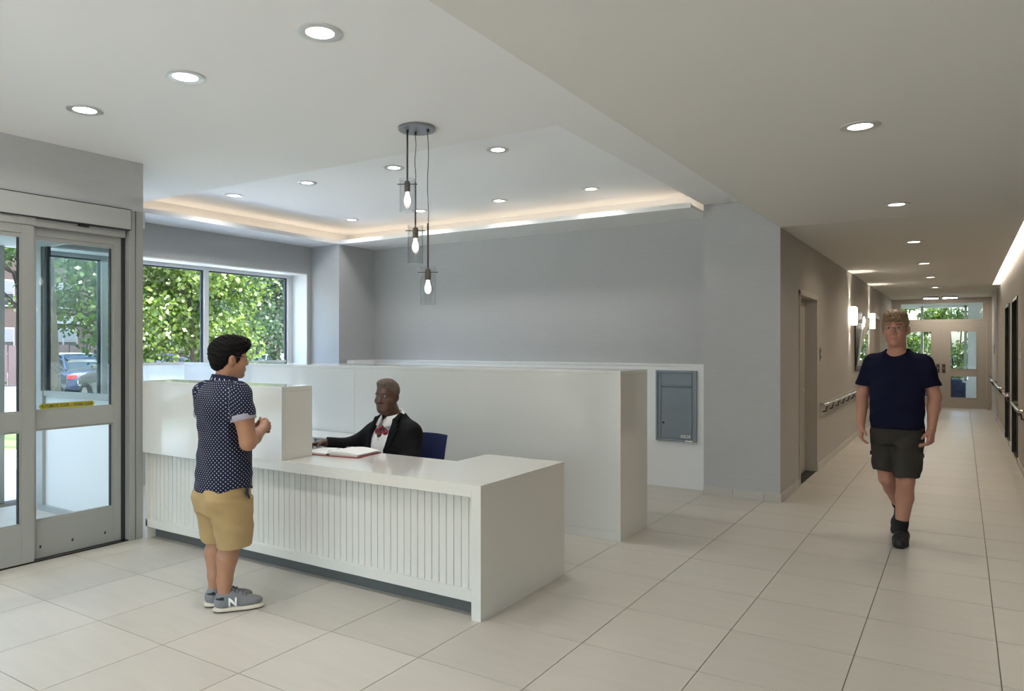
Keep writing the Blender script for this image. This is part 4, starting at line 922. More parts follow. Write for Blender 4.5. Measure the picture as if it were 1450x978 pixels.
        for i in range(5): y = .085 - .022 * i; z = .0815 + .0085 * i; lc.tube([(-.026, y, z), (0, y + .008, z + .012), (.026, y, z)], .0034, 6)
        lc.tube([(0, -.002, .125), (.028, .012, .132), (.034, .03, .112)], .003, 6); lc.tube([(0, -.002, .125), (-.026, .014, .133), (-.032, .03, .112)], .003, 6); lc.build('laces', 'lace_dark', sh_, smooth=True)
        for s2 in (1, -1):
            tx = text_mesh('shoe_letter', 'N', .066, 'decal_white', sh_, .006, bold=.002); tx.matrix_local = Matrix.Translation((s2 * .0425, .010, .058)) @ Matrix.Rotation(s2 * .22, 4, 'Y') @ Matrix.Rotation(s2 * PI / 2, 4, 'Z') @ Matrix.Rotation(PI / 2, 4, 'X')
    return t
person_visitor()

# ================= person 2: man in T-shirt and cargo shorts walking towards the lobby
def person_walker():
    t = thing('person', 'person in a navy T-shirt and dark cargo shorts walking along the corridor', 'person', (-.44, 6.72, 0), PI + math.radians(-8))
    f = Field((-.40, -.62, -.002), (.40, .36, 1.90), .005); H = Head((0, .055, 1.688), math.radians(4), 1.14)
    sR, sL = (.182, -.01, 1.442), (-.182, -.005, 1.442); eR, eL = (.258, -.015, 1.165), (-.262, .00, 1.165); wR, wL = (.246, .085, .915), (-.250, .055, .915)
    H.sculpt(f, 1.05, 1.05)
    f.rc((0, -.01, 1.47), (0, .025, 1.63), .070, .062, .03)
    f.loft([(.88, .165, .12, 0, 0), (1.0, .175, .125, 0, .005), (1.15, .170, .12, 0, .008), (1.32, .19, .125, 0, .005), (1.44, .18, .095, 0, -.005), (1.51, .085, .065, 0, -.005)], .03)
    for sg, s_, e_, w_ in ((1, sR, eR, wR), (-1, sL, eL, wL)):
        f.chain([s_, tuple(np.add(np.array(s_) * .55, np.array(e_) * .45)), e_], [.050, .054, .045], .02); m_ = np.array(e_) * .65 + np.array(w_) * .35
        f.chain([e_, m_, w_], [.044, .045, .030], .02)
    hand(f, wR, (-.05, .18, -1), (-.35, .9, .1), (-1, -.3, 0), (.35, .45, .3), 1.0, .08, .15); hand(f, wL, (.06, .14, -1), (.35, .9, .1), (1, -.3, 0), (.45, .6, .4), 1.0, .08, .15)
    # his left leg forward, right leg behind with the heel lifted
    legs = {-1: [(-.088, .01, .88), (-.082, .115, .50), (-.045, .085, .105)], 1: [(.088, -.01, .88), (.075, -.015, .49), (.048, -.345, .200)]}
    foot = {-1: ((-.045, .045, .035), (-.065, .235, .032)), 1: ((.048, -.395, .125), (.055, -.245, .032))}
    for sg in (-1, 1):
        hip, kn, an = legs[sg]; f.chain([hip, tuple(np.array(hip) * .5 + np.array(kn) * .5), kn], [.105, .092, .064], .03); m_ = np.array(kn) * .66 + np.array(an) * .34 + (0, -.024, 0)
        f.chain([kn, m_, an], [.062, .064, .041], .02); f.chain([an, foot[sg][0], foot[sg][1]], [.040, .040, .034], .02)
    body = f.mesh('body', 'skin_fair', t, 2, {'lip': H.lips, 'brow': H.brow}); H.eyes(body, 'iris_blue')
    f = Field(H.c - (.13, .15, .12), H.c + (.13, .16, .17), .0035)
    H.el(f, (0, -.020, .055), (.079, .104, .088), .02); H.el(f, (0, .03, .100), (.074, .085, .040), .03); H.el(f, (.02, .075, .092), (.050, .030, .022), .02)
    for sg in (-1, 1): H.el(f, (sg * .064, .022, .022), (.015, .024, .040), .02)
    f.field_of(lambda D, X, Y, Z: hair_noise(D, X, Y, Z, .0030, 190, 5))
    H.el(f, (0, .135, -.030), (.082, .080, .098), .01, 's')
    for sg in (-1, 1): H.el(f, (sg * .088, -.010, -.012), (.028, .026, .042), .008, 's')
    H.el(f, (0, -.03, -.140), (.13, .16, .095), .02, 's'); f.mesh('hair', 'hair_sandy', body, 1)
    gl = MB()
    for sg in (-1, 1):
        gl.tube([H.T((sg * .080, -.012, .016)), H.T((sg * .077, .05, .020)), H.T((sg * .064, .096, .020))], .0018, 6)
        gl.tube([H.T((sg * .034 + .027 * math.cos(a), .106 - .006 * abs(math.cos(a)), .012 + .017 * math.sin(a))) for a in [2 * PI * k / 16 for k in range(17)]], .0010, 6, False)
    gl.tube([H.T((-.008, .106, .016)), H.T((.008, .106, .016))], .0017, 6); gl.build('eyeglasses', 'spectacle', body, smooth=True)
    # T-shirt
    f = Field((-.40, -.26, .84), (.40, .28, 1.58), .005)
    f.loft([(.895, .196, .150, 0, .004), (1.0, .194, .148, 0, .010), (1.14, .194, .144, 0, .014), (1.28, .204, .146, 0, .010), (1.39, .212, .128, 0, 0), (1.465, .168, .100, 0, -.010), (1.505, .118, .085, 0, -.010), (1.54, .080, .074, 0, -.008)], 0, 2.2)
    for sg, s_, e_ in ((1, sR, eR), (-1, sL, eL)): a = np.array(s_); b = np.array(e_); f.rc(a - (0, 0, .004), a + (b - a) * .80, .067, .074, .05)
    for sg, s_, e_ in ((1, sR, eR), (-1, sL, eL)):
        a = np.array(s_); b = np.array(e_); dv = (b - a) / np.linalg.norm(b - a); q = a + (b - a) * .74; X, Y, Z = f.ax
        cut = ((X - q[0]) * dv[0])[:, None, None] + ((Y - q[1]) * dv[1])[None, :, None] + ((Z - q[2]) * dv[2])[None, None, :]; lim = (sg * X > .192)[:, None, None] & (Z > 1.08)[None, None, :]; f.D = np.where(lim, np.maximum(f.D, cut), f.D).astype(np.float32)
    f.el((0, .055, 1.545), (.088, .085, .060), .01, 's')
    f.waves([(.0026, (30, 8, 22), 0), (.0022, (-26, 14, 34), 1), (.0014, (14, -30, 60), 2)]); f.plane((0, 0, .905), (0, 0, -1)); f.mesh('t_shirt', 'navy_tee', body, 2)
    # cargo shorts
    f = Field((-.28, -.34, .44), (.28, .30, .97), .005)
    f.loft([(.78, .178, .138, 0, 0), (.86, .182, .142, 0, 0), (.94, .178, .136, 0, .002)], 0, 2.3)
    for sg in (-1, 1):
        hip, kn, an = legs[sg]; d = np.array(kn) - np.array(hip); f.rc(np.array(hip) - (0, 0, .04), np.array(hip) + d * .93, .122, .106, .03, flat=((1, 0, 0), 1.12)); q = np.array(hip) + d * .62; f.el(q + (sg * .082, 0, 0), (.030, .062, .080), .012)
    X, Y, Z = f.ax; hem = np.where(X < 0, .535, .555)[:, None, None]; f.D = np.maximum(f.D, (hem - Z[None, None, :]).astype(np.float32))
    f.waves([(.0026, (34, 10, 40), .5), (.0018, (-40, 22, 30), 1.5), (.0014, (12, 40, 70), 2)]); so = f.mesh('cargo_shorts', 'cargo', body, 2)
    for sg in (-1, 1):
        hip, kn, an = legs[sg]; q = np.array(hip) + (np.array(kn) - np.array(hip)) * .47; B(q[0] + sg * .094 - .014, q[0] + sg * .094 + .014, q[1] - .058, q[1] + .058, q[2] - .022, q[2] + .012, .006).build('pocket_flap', 'cargo', so)
    # socks and shoes
    for sg in (-1, 1):
        hip, kn, an = legs[sg]; d = np.array(kn) - np.array(an); d /= np.linalg.norm(d); f = Field(np.array(an) - (.12, .14, .12), np.array(an) + (.12, .14, .16), .004); f.chain([np.array(an) - d * .03, np.array(an) + d * .05, np.array(an) + d * (.085)], [.046, .046, .050], .02); f.plane(np.array(an) + d * .085, d); f.mesh('sock', 'sock_black', body, 1)
        a, b = np.array(foot[sg][0]), np.array(foot[sg][1]); f = Field(np.minimum(a, b) - (.08, .12, .06), np.maximum(a, b) + (.08, .12, .12), .004)
        dr_ = (b - a) / np.linalg.norm(b - a); f.chain([a - dr_ * .035 + (0, 0, .01), a * .4 + b * .6 + (0, 0, .008), b + dr_ * .01], [.050, .052, .044], .03); f.rc(a + (0, 0, .03), np.array(an) * .7 + a * .3, .046, .046, .03)
        f.rc(a * .5 + b * .5 + (0, 0, .035), np.array(an) * .5 + a * .5, .030, .036, .03); up = np.array((0, -dr_[2], dr_[1])); f.plane(a - up * .036 if sg > 0 else (0, 0, .010), -up if sg > 0 else (0, 0, -1)); s_ = f.mesh('shoe', 'shoe_black', body, 1)
        f = Field(np.minimum(a, b) - (.08, .12, .06), np.maximum(a, b) + (.08, .12, .06), .004); f.chain([a - dr_ * .038, a * .4 + b * .6, b + dr_ * .012], [.052, .056, .047], .03)
        if sg > 0: f.plane(a - up * .030, up); f.plane(a - up * .050, -up)
        else: f.plane((0, 0, .014), (0, 0, 1)); f.plane((0, 0, .0008), (0, 0, -1))
        f.mesh('sole', 'tyre', s_, 1)
    return t
person_walker()

# ================= person 3: receptionist seated behind the desk
def person_receptionist():
    t = thing('person', 'person in a black jacket with a red patterned neck bow seated behind the desk', 'person', (-3.79, 4.46, 0), PI + math.radians(-3))
    f = Field((-.42, -.24, 0), (.66, .66, 1.33), .005); H = Head((.03, .055, 1.155), math.radians(10), 1.04, math.radians(-2), 1.06)
    H.sculpt(f, 1.22, 1.25, 1.35); H.el(f, (0, .035, -.085), (.052, .05, .036), .03)
    f.rc((0.01, -.005, .96), (.025, .035, 1.09), .070, .064, .03)
    f.loft([(.46, .19, .14, 0, 0), (.62, .19, .16, 0, .01), (.78, .18, .15, 0, .01), (.90, .18, .12, 0, 0), (.98, .10, .075, 0, -.005)], .03)
    sR, sL = (.190, -.005, .898), (-.190, -.005, .898); eR, eL = (.305, .17, .765), (-.265, .10, .690); wR, wL = (.405, .385, .803), (-.10, .26, .60)
    for sg, s_, e_, w_ in ((1, sR, eR, wR), (-1, sL, eL, wL)): f.chain([s_, e_], [.048, .044], .02); f.chain([e_, np.array(e_) * .5 + np.array(w_) * .5, w_], [.046, .040, .030], .02)
    hand(f, wR, (.30, .92, -.10), (-.85, .3, .25), (0, -.05, -1), (.18, .28, .25), .95, .12, .05); hand(f, wL, (.6, .75, -.2), (.4, -.3, .8), (.2, .1, -1), (.2, .3, .2), .95)
    for sg in (-1, 1):
        f.chain([(sg * .10, .02, .55), (sg * .12, .28, .56), (sg * .13, .44, .53)], [.10, .088, .066], .03); f.chain([(sg * .13, .44, .53), (sg * .13, .43, .28), (sg * .13, .42, .09)], [.062, .056, .040], .02); f.rc((sg * .13, .42, .05), (sg * .14, .57, .04), .042, .036, .02)
    body = f.mesh('body', 'skin_deep', t, 2, {'lip': H.lips, 'brow': H.brow}); H.eyes(body)
    f = Field(H.c - (.13, .15, .12), H.c + (.13, .15, .17), .0035); H.el(f, (0, -.022, .050), (.077, .100, .088), .02); H.el(f, (0, .015, .108), (.062, .070, .034), .02); f.field_of(lambda D, X, Y, Z: hair_noise(D, X, Y, Z, .0024, 330, 9))
    H.el(f, (0, .140, .000), (.09, .092, .108), .01, 's')
    for sg in (-1, 1): H.el(f, (sg * .086, -.004, -.012), (.026, .026, .046), .008, 's')
    H.el(f, (0, -.03, -.130), (.13, .16, .10), .02, 's'); f.mesh('hair', 'hair_grey', body, 1)
    for sg in (-1, 1):
        b = bmesh.new(); bmesh.ops.create_uvsphere(b, u_segments=12, v_segments=8, radius=.0052); me = bpy.data.meshes.new('earring'); b.to_mesh(me); b.free(); o = link('earring', me, 'decal_white', body, True); o.location = H.T((sg * .085, -.004, -.040))
    # white blouse with collar
    f = Field((-.26, -.20, .44), (.26, .28, 1.03), .005); f.loft([(.47, .20, .170, 0, .02), (.60, .205, .190, 0, .035), (.74, .195, .182, 0, .032), (.86, .185, .150, 0, .016), (.94, .150, .100, 0, 0), (1.0, .085, .078, 0, 0)], 0, 2.2); f.waves([(.0018, (40, 8, 30), 0), (.0014, (-20, 10, 60), 1)])
    blouse = f.mesh('blouse', 'shirt_white', body, 2)
    vs, fs = [], []; N = 36
    for k in range(N + 1):
        a = math.radians(-160 + 320 * k / N) - PI / 2; ca, sa = math.cos(a), math.sin(a); fr = (1 + sa) / 2; drop = .045 * fr ** 2
        for r, z in ((.074, 1.055 - .05 * fr), (.080, 1.058 - .05 * fr), (.104 + .016 * fr, 1.005 - .03 * fr - drop), (.100 + .014 * fr, .998 - .03 * fr - drop), (.076, 1.01 - .05 * fr)): vs.append((.008 + ca * r, .004 + .030 * fr + sa * r, z))
    for k in range(N):
        for j in range(5): fs.append((k * 5 + j, k * 5 + (j + 1) % 5, k * 5 + 5 + (j + 1) % 5, k * 5 + 5 + j))
    fs += [tuple(range(5)), tuple(N * 5 + j for j in range(5))[::-1]]; MB().add(vs, fs).build('collar', 'shirt_white', blouse, smooth=True)
    bp = MB()
    for i in range(4): bp.tube([(.0, .175 + .012 * (i < 2), .84 - .075 * i), (.0, .2 + .018 * (i > 0), .84 - .075 * i)], .006, 10)
    bp.build('buttons', 'decal_white', blouse)
    # neck bow, red with black pattern
    bw_ = mat('bow_red', (.42, .018, .035), .6); n2 = bw_.node_tree.nodes; l2 = bw_.node_tree.links; vo_ = n2.new('ShaderNodeTexVoronoi'); vo_.feature = 'DISTANCE_TO_EDGE'; vo_.inputs['Scale'].default_value = 38; tc = n2.new('ShaderNodeTexCoord'); l2.new(tc.outputs['Object'], vo_.inputs['Vector'])
    cr = n2.new('ShaderNodeValToRGB'); cr.color_ramp.elements[0].position = .13; cr.color_ramp.elements[0].color = (.01, .01, .014, 1); cr.color_ramp.elements[1].position = .17; cr.color_ramp.elements[1].color = (.42, .018, .035, 1); l2.new(vo_.outputs['Distance'], cr.inputs[0]); l2.new(cr.outputs[0], n2['Principled BSDF'].inputs['Base Color'])
    f = Field((-.09, .08, .82), (.10, .22, 1.0), .003)
    for sg in (-1, 1): f.rc((.0, .142, .928), (sg * .040, .148, .895), .014, .026, .012, flat=((0, 1, .2), 1.7))
    f.el((0, .152, .925), (.014, .012, .015), .006); f.rc((0, .145, .92), (.012, .160, .868), .013, .024, .01, flat=((0, 1, .2), 2.0)); f.mesh('neck_bow', 'bow_red', body, 1)
    # black jacket, open at the front
    f = Field((-.44, -.26, .44), (.66, .50, 1.04), .005)
    f.loft([(.47, .238, .190, 0, .012), (.60, .240, .200, 0, .020), (.74, .232, .192, 0, .018), (.86, .230, .162, 0, .006), (.92, .222, .126, 0, -.004), (.965, .170, .102, 0, -.010), (1.00, .118, .088, 0, -.012), (1.025, .090, .080, 0, -.012)], 0, 2.2)
    for sg, s_, e_, w_ in ((1, sR, eR, wR), (-1, sL, eL, wL)):
        s_, e_, w_ = map(np.array, (s_, e_, w_)); f.chain([s_ - (sg * .010, 0, .022), e_], [.074, .066], .07); f.chain([e_, e_ * .14 + w_ * .86], [.068, .046], .03)
        dv = (w_ - e_) / np.linalg.norm(w_ - e_); q = e_ * .12 + w_ * .88; X, Y, Z = f.ax
        cut = ((X - q[0]) * dv[0])[:, None, None] + ((Y - q[1]) * dv[1])[None, :, None] + ((Z - q[2]) * dv[2])[None, None, :]
        if sg > 0: f.D = np.where((X > .31)[:, None, None], np.maximum(f.D, cut), f.D).astype(np.float32)
        else: f.D = np.where((Y > .2)[None, :, None] & (X < 0)[:, None, None] & (Z < .66)[None, None, :], np.maximum(f.D, cut), f.D).astype(np.float32)
    f.waves([(.0024, (28, 14, 24), 0), (.0020, (-26, 20, 36), 1)])
    X, Y, Z = f.ax; wv = .050 + .055 * np.clip((Z - .5) / .42, 0, 1) - .045 * np.clip((Z - .95) / .07, 0, 1)
    opn = (np.abs(X - .004)[:, None, None] - wv[None, None, :]); cutf = np.maximum(opn, (.02 - Y)[None, :, None]); f.D = np.maximum(f.D, -cutf.astype(np.float32))
    jk = f.mesh('jacket', 'jacket', body, 2)
    for sg in (-1, 1):       # lapels lie on the chest beside the opening
        f = Field((-.22, .0, .52), (.22, .30, 1.04), .004); P_ = [(sg * .088, .020, 1.030), (sg * .106, .105, .985), (sg * .122, .152, .90), (sg * .090, .190, .76), (sg * .066, .216, .62)]
        f.chain(P_, [.016, .022, .030, .024, .010], .012, flat=((sg * .35, 1, .25), 2.6)); f.rc((sg * .118, .150, .905), (sg * .158, .125, .915), .024, .012, .01, flat=((sg * .35, 1, .25), 2.4)); f.mesh('lapel', 'jacket', jk, 1)
    f = Field((-.28, -.20, .02), (.28, .62, .70), .006)
    for sg in (-1, 1): f.chain([(sg * .10, .0, .56), (sg * .12, .28, .565), (sg * .13, .45, .535)], [.125, .105, .085], .03); f.chain([(sg * .13, .45, .535), (sg * .13, .43, .28), (sg * .13, .42, .10)], [.082, .075, .066], .02)
    f.plane((0, 0, .10), (0, 0, -1)); f.mesh('trousers', 'jacket', body, 1)
    for sg in (-1, 1): f = Field((sg * .135 - .07, .34, 0), (sg * .135 + .07, .66, .12), .004); f.rc((sg * .13, .41, .045), (sg * .14, .575, .038), .048, .042, .02); f.plane((0, 0, .001), (0, 0, -1)); f.mesh('shoe', 'shoe_black', body, 1)
    return t
person_receptionist()
# ---------------------------------------------------------------- outdoors
GZ = -.15
mat('asphalt', (.15, .152, .156), .9, noise=((2, 2, 2), .6, (.19, .19, .194)), bump=((60, 60, 60), .3))
mat('lawn', (.07, .13, .035), .9, noise=((3, 3, 3), .7, (.11, .18, .05)))
mat('pavement', (.58, .55, .50), .8, noise=((2, 2, 2), .5, (.52, .49, .45)))
mat('concrete', (.56, .57, .58), .8, noise=((2, 2, 2), .5, (.50, .51, .52)))
mat('bark', (.045, .036, .028), .9, noise=((8, 8, 2), .8, (.025, .02, .016)), bump=((30, 30, 6), .8))
mat('brick', (.045, .03, .030), .9, noise=((4, 4, 12), .6, (.032, .022, .023)), rand=.05)
mat('sash_paint', (.13, .13, .155), .6)
mat('fence_purple', (.06, .042, .052), .8)
mat('pane_blind', (.09, .095, .12), .5)
mat('car_glass', (.02, .025, .03), .05, spec=.8)
mat('tail_red', (.45, .02, .03), .25)
g = MB(); g.box(-80, -8.1, -30, 80, GZ - .2, GZ); g.box(-8.1, 40, 26.0, 80, GZ - .2, GZ); g.box(-8.1, 40, -30, -3.4, GZ - .2, GZ)
struct('ground', g, 'asphalt', 'asphalt parking area outside the windows')
struct('ground_lawn', B(-17.6, -12.9, -30, 60, GZ, GZ + .02), 'lawn', 'grass strip with trees outside the window')
struct('ground_lawn_rear', B(-14, 14, 27.6, 33.5, GZ, GZ + .02), 'lawn', 'planted strip outside the lounge window')
struct('ground_plaza', B(-8.1, 8, -14.0, -3.4, GZ, -.02), 'pavement', 'pale paving added outside the unseen lobby window to bounce light')  # unseen paving, made large and pale to bounce warm sunlight inside
struct('ground_walk', B(-12.9, -8.1, -30, 26, GZ, -.13), 'concrete', 'concrete walk along the window wall, lightened to bounce light indoors')  # kept wide and pale as a reflector, bouncing sunlight to the ceiling

def leaf_material(name, c1, c2, tr=.45):
    m = bpy.data.materials.new(name); m.use_nodes = True; n = m.node_tree.nodes; l = m.node_tree.links; n.remove(n['Principled BSDF']); out = n['Material Output']
    at = n.new('ShaderNodeAttribute'); at.attribute_name = 'tone'; mx = n.new('ShaderNodeMix'); mx.data_type = 'RGBA'
    mx.inputs[6].default_value = (*c1, 1); mx.inputs[7].default_value = (*c2, 1); l.new(at.outputs['Fac'], mx.inputs[0])
    d = n.new('ShaderNodeBsdfDiffuse'); t = n.new('ShaderNodeBsdfTranslucent'); gl = n.new('ShaderNodeBsdfGlossy'); gl.inputs['Roughness'].default_value = .35
    l.new(mx.outputs[2], d.inputs[0]); l.new(mx.outputs[2], t.inputs[0])
    m1 = n.new('ShaderNodeMixShader'); m1.inputs[0].default_value = tr; l.new(d.outputs[0], m1.inputs[1]); l.new(t.outputs[0], m1.inputs[2])
    m2 = n.new('ShaderNodeMixShader'); m2.inputs[0].default_value = .05; l.new(m1.outputs[0], m2.inputs[1]); l.new(gl.outputs[0], m2.inputs[2])
    l.new(m2.outputs[0], out.inputs[0]); MATS[name] = m
leaf_material('leaf_bright', (.026, .064, .010), (.115, .17, .024), .45)
leaf_material('leaf_mid', (.022, .058, .014), (.075, .135, .03))
leaf_material('leaf_blue', (.025, .058, .032), (.08, .13, .08))
def leaves(centres, sizes, n, ls, m, parent, name='foliage'):
    cs = np.array(centres, float); sz = np.array(sizes, float); w = sz ** 2; w /= w.sum()
    idx = RNG.choice(len(cs), n, p=w); d = RNG.normal(size=(n, 3)); d /= np.linalg.norm(d, axis=1)[:, None]
    rr = RNG.random(n) ** .45
    P = cs[idx] + d * (sz[idx] * rr)[:, None] * np.array([1, 1, .8])
    a = RNG.normal(size=(n, 3)); a[:, 2] -= .5; a /= np.linalg.norm(a, axis=1)[:, None]
    q = RNG.normal(size=(n, 3)); b = np.cross(a, q); b /= np.linalg.norm(b, axis=1)[:, None]; c_ = np.cross(a, b)
    L = (ls * (0.6 + .8 * RNG.random(n)))[:, None]
    V = np.stack([P, P + a * L * .5 + b * L * .34 + c_ * L * .06, P + a * L, P + a * L * .5 - b * L * .34 + c_ * L * .06], 1).reshape(-1, 3)
    me = bpy.data.meshes.new(name); me.vertices.add(4 * n); me.vertices.foreach_set('co', V.ravel().astype(np.float32))
    me.loops.add(4 * n); me.loops.foreach_set('vertex_index', np.arange(4 * n, dtype=np.int32)); me.polygons.add(n)
    me.polygons.foreach_set('loop_start', np.arange(0, 4 * n, 4, dtype=np.int32)); me.update(calc_edges=True)
    at = me.attributes.new('tone', 'FLOAT', 'POINT'); at.data.foreach_set('value', np.repeat(RNG.random(n), 4).astype(np.float32))
    o = link(name, me, m, parent); o['kind'] = 'stuff'; return o
def tree(loc, h, z0, rad, nl, ls, m, label, name='tree', tr=.14, seed=1, group=None, lean=0.0, u0=.28):
    r = random.Random(seed); t = thing(name, label, 'tree', loc, 0, group)
    pts = [(lean * h * u ** 2 + .10 * math.sin(3 * u + seed), .10 * math.cos(4 * u + seed) * u, h * .8 * u - .05) for u in [i / 7 for i in range(8)]]
    MB().tube(pts, [tr * (1 - .75 * i / 7) for i in range(8)], 9).build('trunk', 'bark', t, smooth=True)
    cs, sz = [], []
    nb_ = 11
    for k in range(nb_):
        u = u0 + (.94 - u0) * k / nb_; i = min(6, int(u * 7)); p = Vector(pts[i]).lerp(Vector(pts[i + 1]), u * 7 - i); a = k * 2.4 + seed; L = rad * r.uniform(.65, 1.05) * (1.15 - .5 * u)
        e_ = p + Vector((math.cos(a) * L, math.sin(a) * L, L * r.uniform(.05, .45))); mid = p.lerp(e_, .5) + Vector((0, 0, .12 * L))
        MB().tube([p, mid, e_], [tr * .36, tr * .22, tr * .08], 6).build('branch', 'bark', t, smooth=True)
        for q in (mid, e_, p.lerp(e_, .8) + Vector((r.uniform(-.4, .4), r.uniform(-.4, .4), r.uniform(-.5, .3))) * rad * .6):
            if q.z < z0: q.z = z0 + r.uniform(0, .4)
            cs.append(q); sz.append(rad * r.uniform(.30, .5))
    for k in range(8):
        a = r.uniform(0, 6.3); cs.append(Vector((math.cos(a) * rad * r.uniform(.2, .8), math.sin(a) * rad * r.uniform(.2, .8), r.uniform(z0 + rad * .3, h)))); sz.append(rad * r.uniform(.35, .55))
    leaves(cs, sz, nl, ls, m, t); return t
G1 = 'trees outside the window'
tree((-15.5, 9.6, GZ), 5.8, 1.75, 2.0, 12000, .115, 'leaf_bright', 'bright green broad-leaved tree with slim trunk outside the window', seed=3, tr=.14, lean=.05)
tree((-13.6, 9.5, GZ), 5.4, 1.25, 1.5, 10000, .105, 'leaf_bright', 'leafy light green tree with low branches before the window mullion', seed=8, tr=.07)
tree((-16.6, 14.3, GZ), 6.2, 1.5, 2.3, 15000, .11, 'leaf_blue', 'blue-green tree seen beside the window reveal', seed=5, tr=.15)
tree((-25.5, 18.8, GZ), 8.5, 2.2, 3.4, 12000, .17, 'leaf_mid', 'tall darker green tree behind the parked cars', seed=11, tr=.22)
tree((-12.6, 6.15, GZ), 7.2, 3.5, 1.6, 7000, .10, 'leaf_mid', 'tree with a bare dark trunk outside the vestibule window', seed=14, tr=.13, u0=.55)
tree((-29.0, 26.2, GZ), 9.5, 1.9, 4.0, 11000, .2, 'leaf_mid', 'large green tree behind the parked silver car', seed=17, tr=.25)
tree((-36.5, 16.5, GZ), 12.0, 6.5, 3.6, 7000, .24, 'leaf_mid', 'far green tree standing before the brick building', seed=26, tr=.3)
tree((-36.0, 29.0, GZ), 12.0, 2.0, 5.0, 10000, .26, 'leaf_mid', 'far green tree beyond the parking area', seed=29, tr=.3)
tree((-27.0, 2.0, GZ), 9.0, 1.2, 4.6, 9000, .22, 'leaf_mid', 'broad green tree across from the entrance doors', seed=33, tr=.3)
def shrub(loc, rad, h, nl, ls, m, label, seed, group=None):
    r = random.Random(seed); t = thing('shrub', label, 'shrub', loc, 0, group)
    cs = [Vector((r.uniform(-rad, rad), r.uniform(-rad, rad) * .5, h * r.uniform(.12, .9))) for _ in range(16)]; leaves(cs, [rad * r.uniform(.35, .6) for _ in cs], nl, ls, m, t)
    for k in range(6):
        a = k * 1.05; MB().tube([(0.05 * math.cos(a), .05 * math.sin(a), -.05), (rad * .4 * math.cos(a), rad * .25 * math.sin(a), h * .5), (rad * .6 * math.cos(a), rad * .3 * math.sin(a), h * .85)], [.03, .02, .008], 6).build('stem', 'bark', t, smooth=True)
for k, (x, y, rad, h, m) in enumerate(((-4.4, 30.6, 1.5, 4.6, 'leaf_blue'), (-2.2, 31.0, 1.5, 5.0, 'leaf_bright'), (-.2, 31.4, 1.4, 4.6, 'leaf_bright'), (1.8, 31.0, 1.4, 4.4, 'leaf_blue'))):
    shrub((x, y, GZ), rad * .62, h, 7000, .11, m, ('tall blue-green shrub outside the lounge window, furthest from the side wall', 'tall light green shrub outside the lounge window, behind the mullion', 'tall light green shrub outside the lounge window, behind the white car', 'tall blue-green shrub outside the lounge window, beyond the side wall')[k], 40 + k)
shrub((-27.5, 10.4, GZ), 1.1, 1.5, 1200, .14, 'leaf_mid', 'low green shrub by the parked blue car', 60)

def car(loc, rz, colr, label, suv=False, group=None):
    mname = 'car_paint_%d' % len(MATS); mat(mname, colr, .25, metal=.2, coat=.8)
    c = thing('car', label, 'car', loc, rz, group)
    Hh = .95 if not suv else 1.08; top = 1.44 if not suv else 1.70
    def loft(st, nm, m, n=20):
        vs, fs = [], []
        for (y, w, zb, zt, pw) in st:
            for k in range(n):
                a = 2 * PI * k / n; cx_, sx_ = math.cos(a), math.sin(a)
                x = w * math.copysign(abs(cx_) ** pw, cx_); z = (zb + zt) / 2 + (zt - zb) / 2 * math.copysign(abs(sx_) ** pw, sx_); vs.append((x, y, z))
        for i in range(len(st) - 1):
            for k in range(n): fs.append((i * n + k, i * n + (k + 1) % n, (i + 1) * n + (k + 1) % n, (i + 1) * n + k))
        fs += [tuple(range(n))[::-1], tuple((len(st) - 1) * n + k for k in range(n))]
        return MB().add(vs, fs).build(nm, m, c, smooth='auto')
    loft([(-2.22, .62, .42, .70, .5), (-2.15, .80, .30, .86, .45), (-1.7, .87, .22, Hh, .4), (-.6, .89, .20, Hh, .35), (.7, .89, .20, Hh - .02, .35), (1.5, .87, .22, Hh - .10, .4), (2.05, .80, .28, Hh - .22, .45), (2.24, .60, .40, .64, .5)], 'body', mname)
    rear = -1.75 if not suv else -2.02
    loft([(rear, .68, Hh - .15, Hh + .02, .5), (rear + .55, .72, Hh - .12, top - .08, .5), (rear + 1.2, .72, Hh - .12, top - .03, .45), (.05, .72, Hh - .12, top - .05, .5), (1.05, .70, Hh - .15, Hh - .02, .5)], 'windows', 'car_glass')
    loft([(rear + .42, .60, top - .20, top - .10, .6), (rear + .75, .665, top - .11, top - .01, .6), (rear + 1.2, .665, top - .08, top, .6), (0, .655, top - .11, top - .015, .6), (.22, .58, top - .2, top - .10, .6)], 'roof', mname)
    for s in (-1, 1):
        MB().tube([(s * .70, rear + .1, Hh - .02), (s * .655, rear + .62, top - .08)], .035, 6).build('rear_pillar', mname, c); MB().tube([(s * .69, .98, Hh - .04), (s * .64, .15, top - .08)], .03, 6).build('front_pillar', mname, c)
        MB().tube([(s * .725, -.55, Hh - .03), (s * .665, -.5, top - .05)], .03, 6).build('door_pillar', mname, c)
        B(s * .64 - .14, s * .64 + .14, -2.21, -2.06, .66, .80, .02).build('tail_light', 'tail_red', c); B(s * .62 - .14, s * .62 + .14, 2.06, 2.2, .55, .66, .02).build('head_light', 'decal_white', c)
        B(s * .92 - .07, s * .92 + .07, .72, .84, Hh - .04, Hh + .08, .02).build('side_mirror', mname, c)
        for y in (-1.38, 1.38):
            w = MB().tube([(s * .68, y, .32), (s * .90, y, .32)], .32, 22).build('wheel', 'tyre', c); MB().tube([(s * .895, y, .32), (s * .912, y, .32)], .19, 16).build('rim', 'steel', w)
    B(-.26, .26, -2.25, -2.22, .52, .63, .004).build('licence_plate', 'decal_white', c)
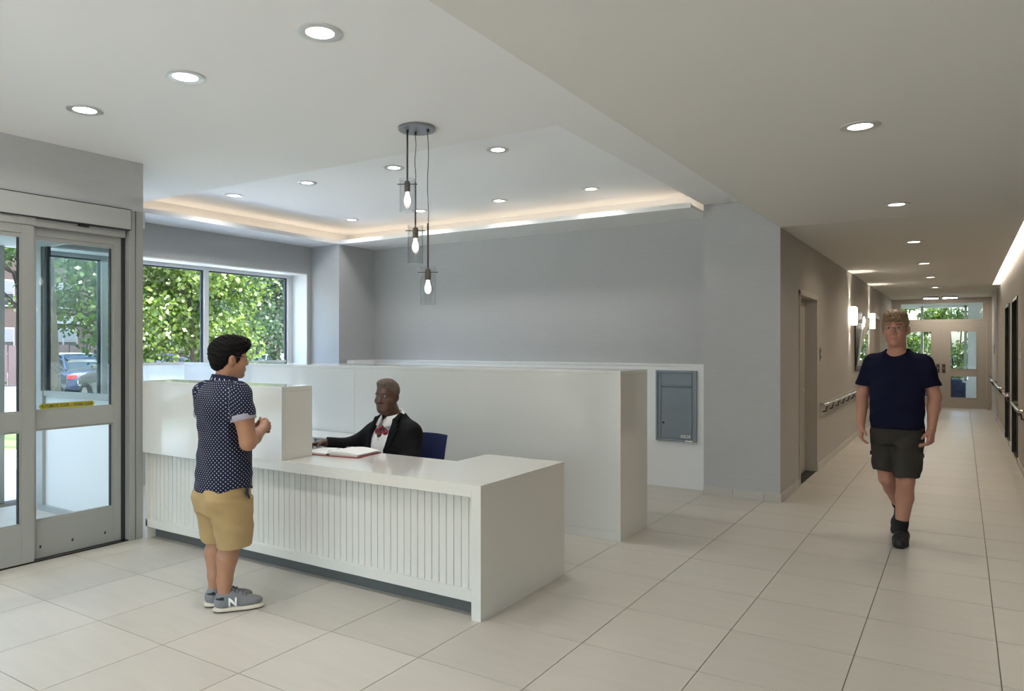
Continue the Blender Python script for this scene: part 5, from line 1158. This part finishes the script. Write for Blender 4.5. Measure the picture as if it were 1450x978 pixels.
car((-25.2, 13.1, GZ), math.radians(76), (.03, .045, .10), 'dark blue parked sedan seen through the entrance door glass')
car((-30.2, 15.3, GZ), math.radians(82), (.72, .74, .76), 'white parked car behind the dark blue sedan')
car((-20.0, 12.2, GZ), math.radians(86), (.10, .095, .085), 'dark hatchback parked beyond the slim tree trunk', True)
car((-20.0, 14.7, GZ), math.radians(88), (.10, .13, .26), 'blue parked car below the light green branches')
car((-20.2, 17.2, GZ), math.radians(92), (.75, .76, .77), 'white parked car beyond the lobby window mullion')
car((-20.0, 19.7, GZ), math.radians(92), (.55, .57, .58), 'silver parked car beside the white one, furthest from the entrance')
car((-24.0, 8.6, GZ), math.radians(88), (.05, .09, .2), 'blue car parked across from the entrance side panel')
car((-.4, 35.0, GZ), math.radians(100), (.72, .74, .76), 'white car parked behind the shrubs outside the lounge')
# brick building far behind the trees
bd = thing('brick_building', 'dark brick apartment building with white sash windows behind the trees', 'building', (-50, 30, GZ))
B(-6, 0, -45, 45, 0, 11.0).build('wall', 'brick', bd); B(-6.2, .2, -45.2, 45.2, 11.0, 11.4).build('cornice', 'pavement', bd)
for y in [-40 + 3.9 * k for k in range(21)]:
    for z in (1.2, 4.2, 7.4):
        w = B(0, .08, y - .95, y + .95, z - .05, z + 1.65).build('window', 'sash_paint', bd)
        for a in (-.87, .06): 
            B(.08, .10, y + a, y + a + .81, z + .06, z + .76).build('pane', 'car_glass', w); B(.08, .10, y + a, y + a + .81, z + .84, z + 1.54).build('pane', 'pane_blind', w)

B(.01, .12, -6.4, -3.4, 3.15, 3.75).build('sign_board', 'sash_paint', bd)
fc = thing('timber_fence', 'low purple-brown fence beyond the parked cars', 'fence', (-33.2, 24, GZ))
for k in range(40): B(0, .04, -12 + k * .62, -12 + k * .62 + .58, .05, 1.72 + .03 * (k % 2)).build('fence_panel', 'fence_purple', fc)
for k in range(14): B(.045, .12, -12 + k * 1.9, -12 + k * 1.9 + .09, 0, 1.8).build('post', 'fence_purple', fc)
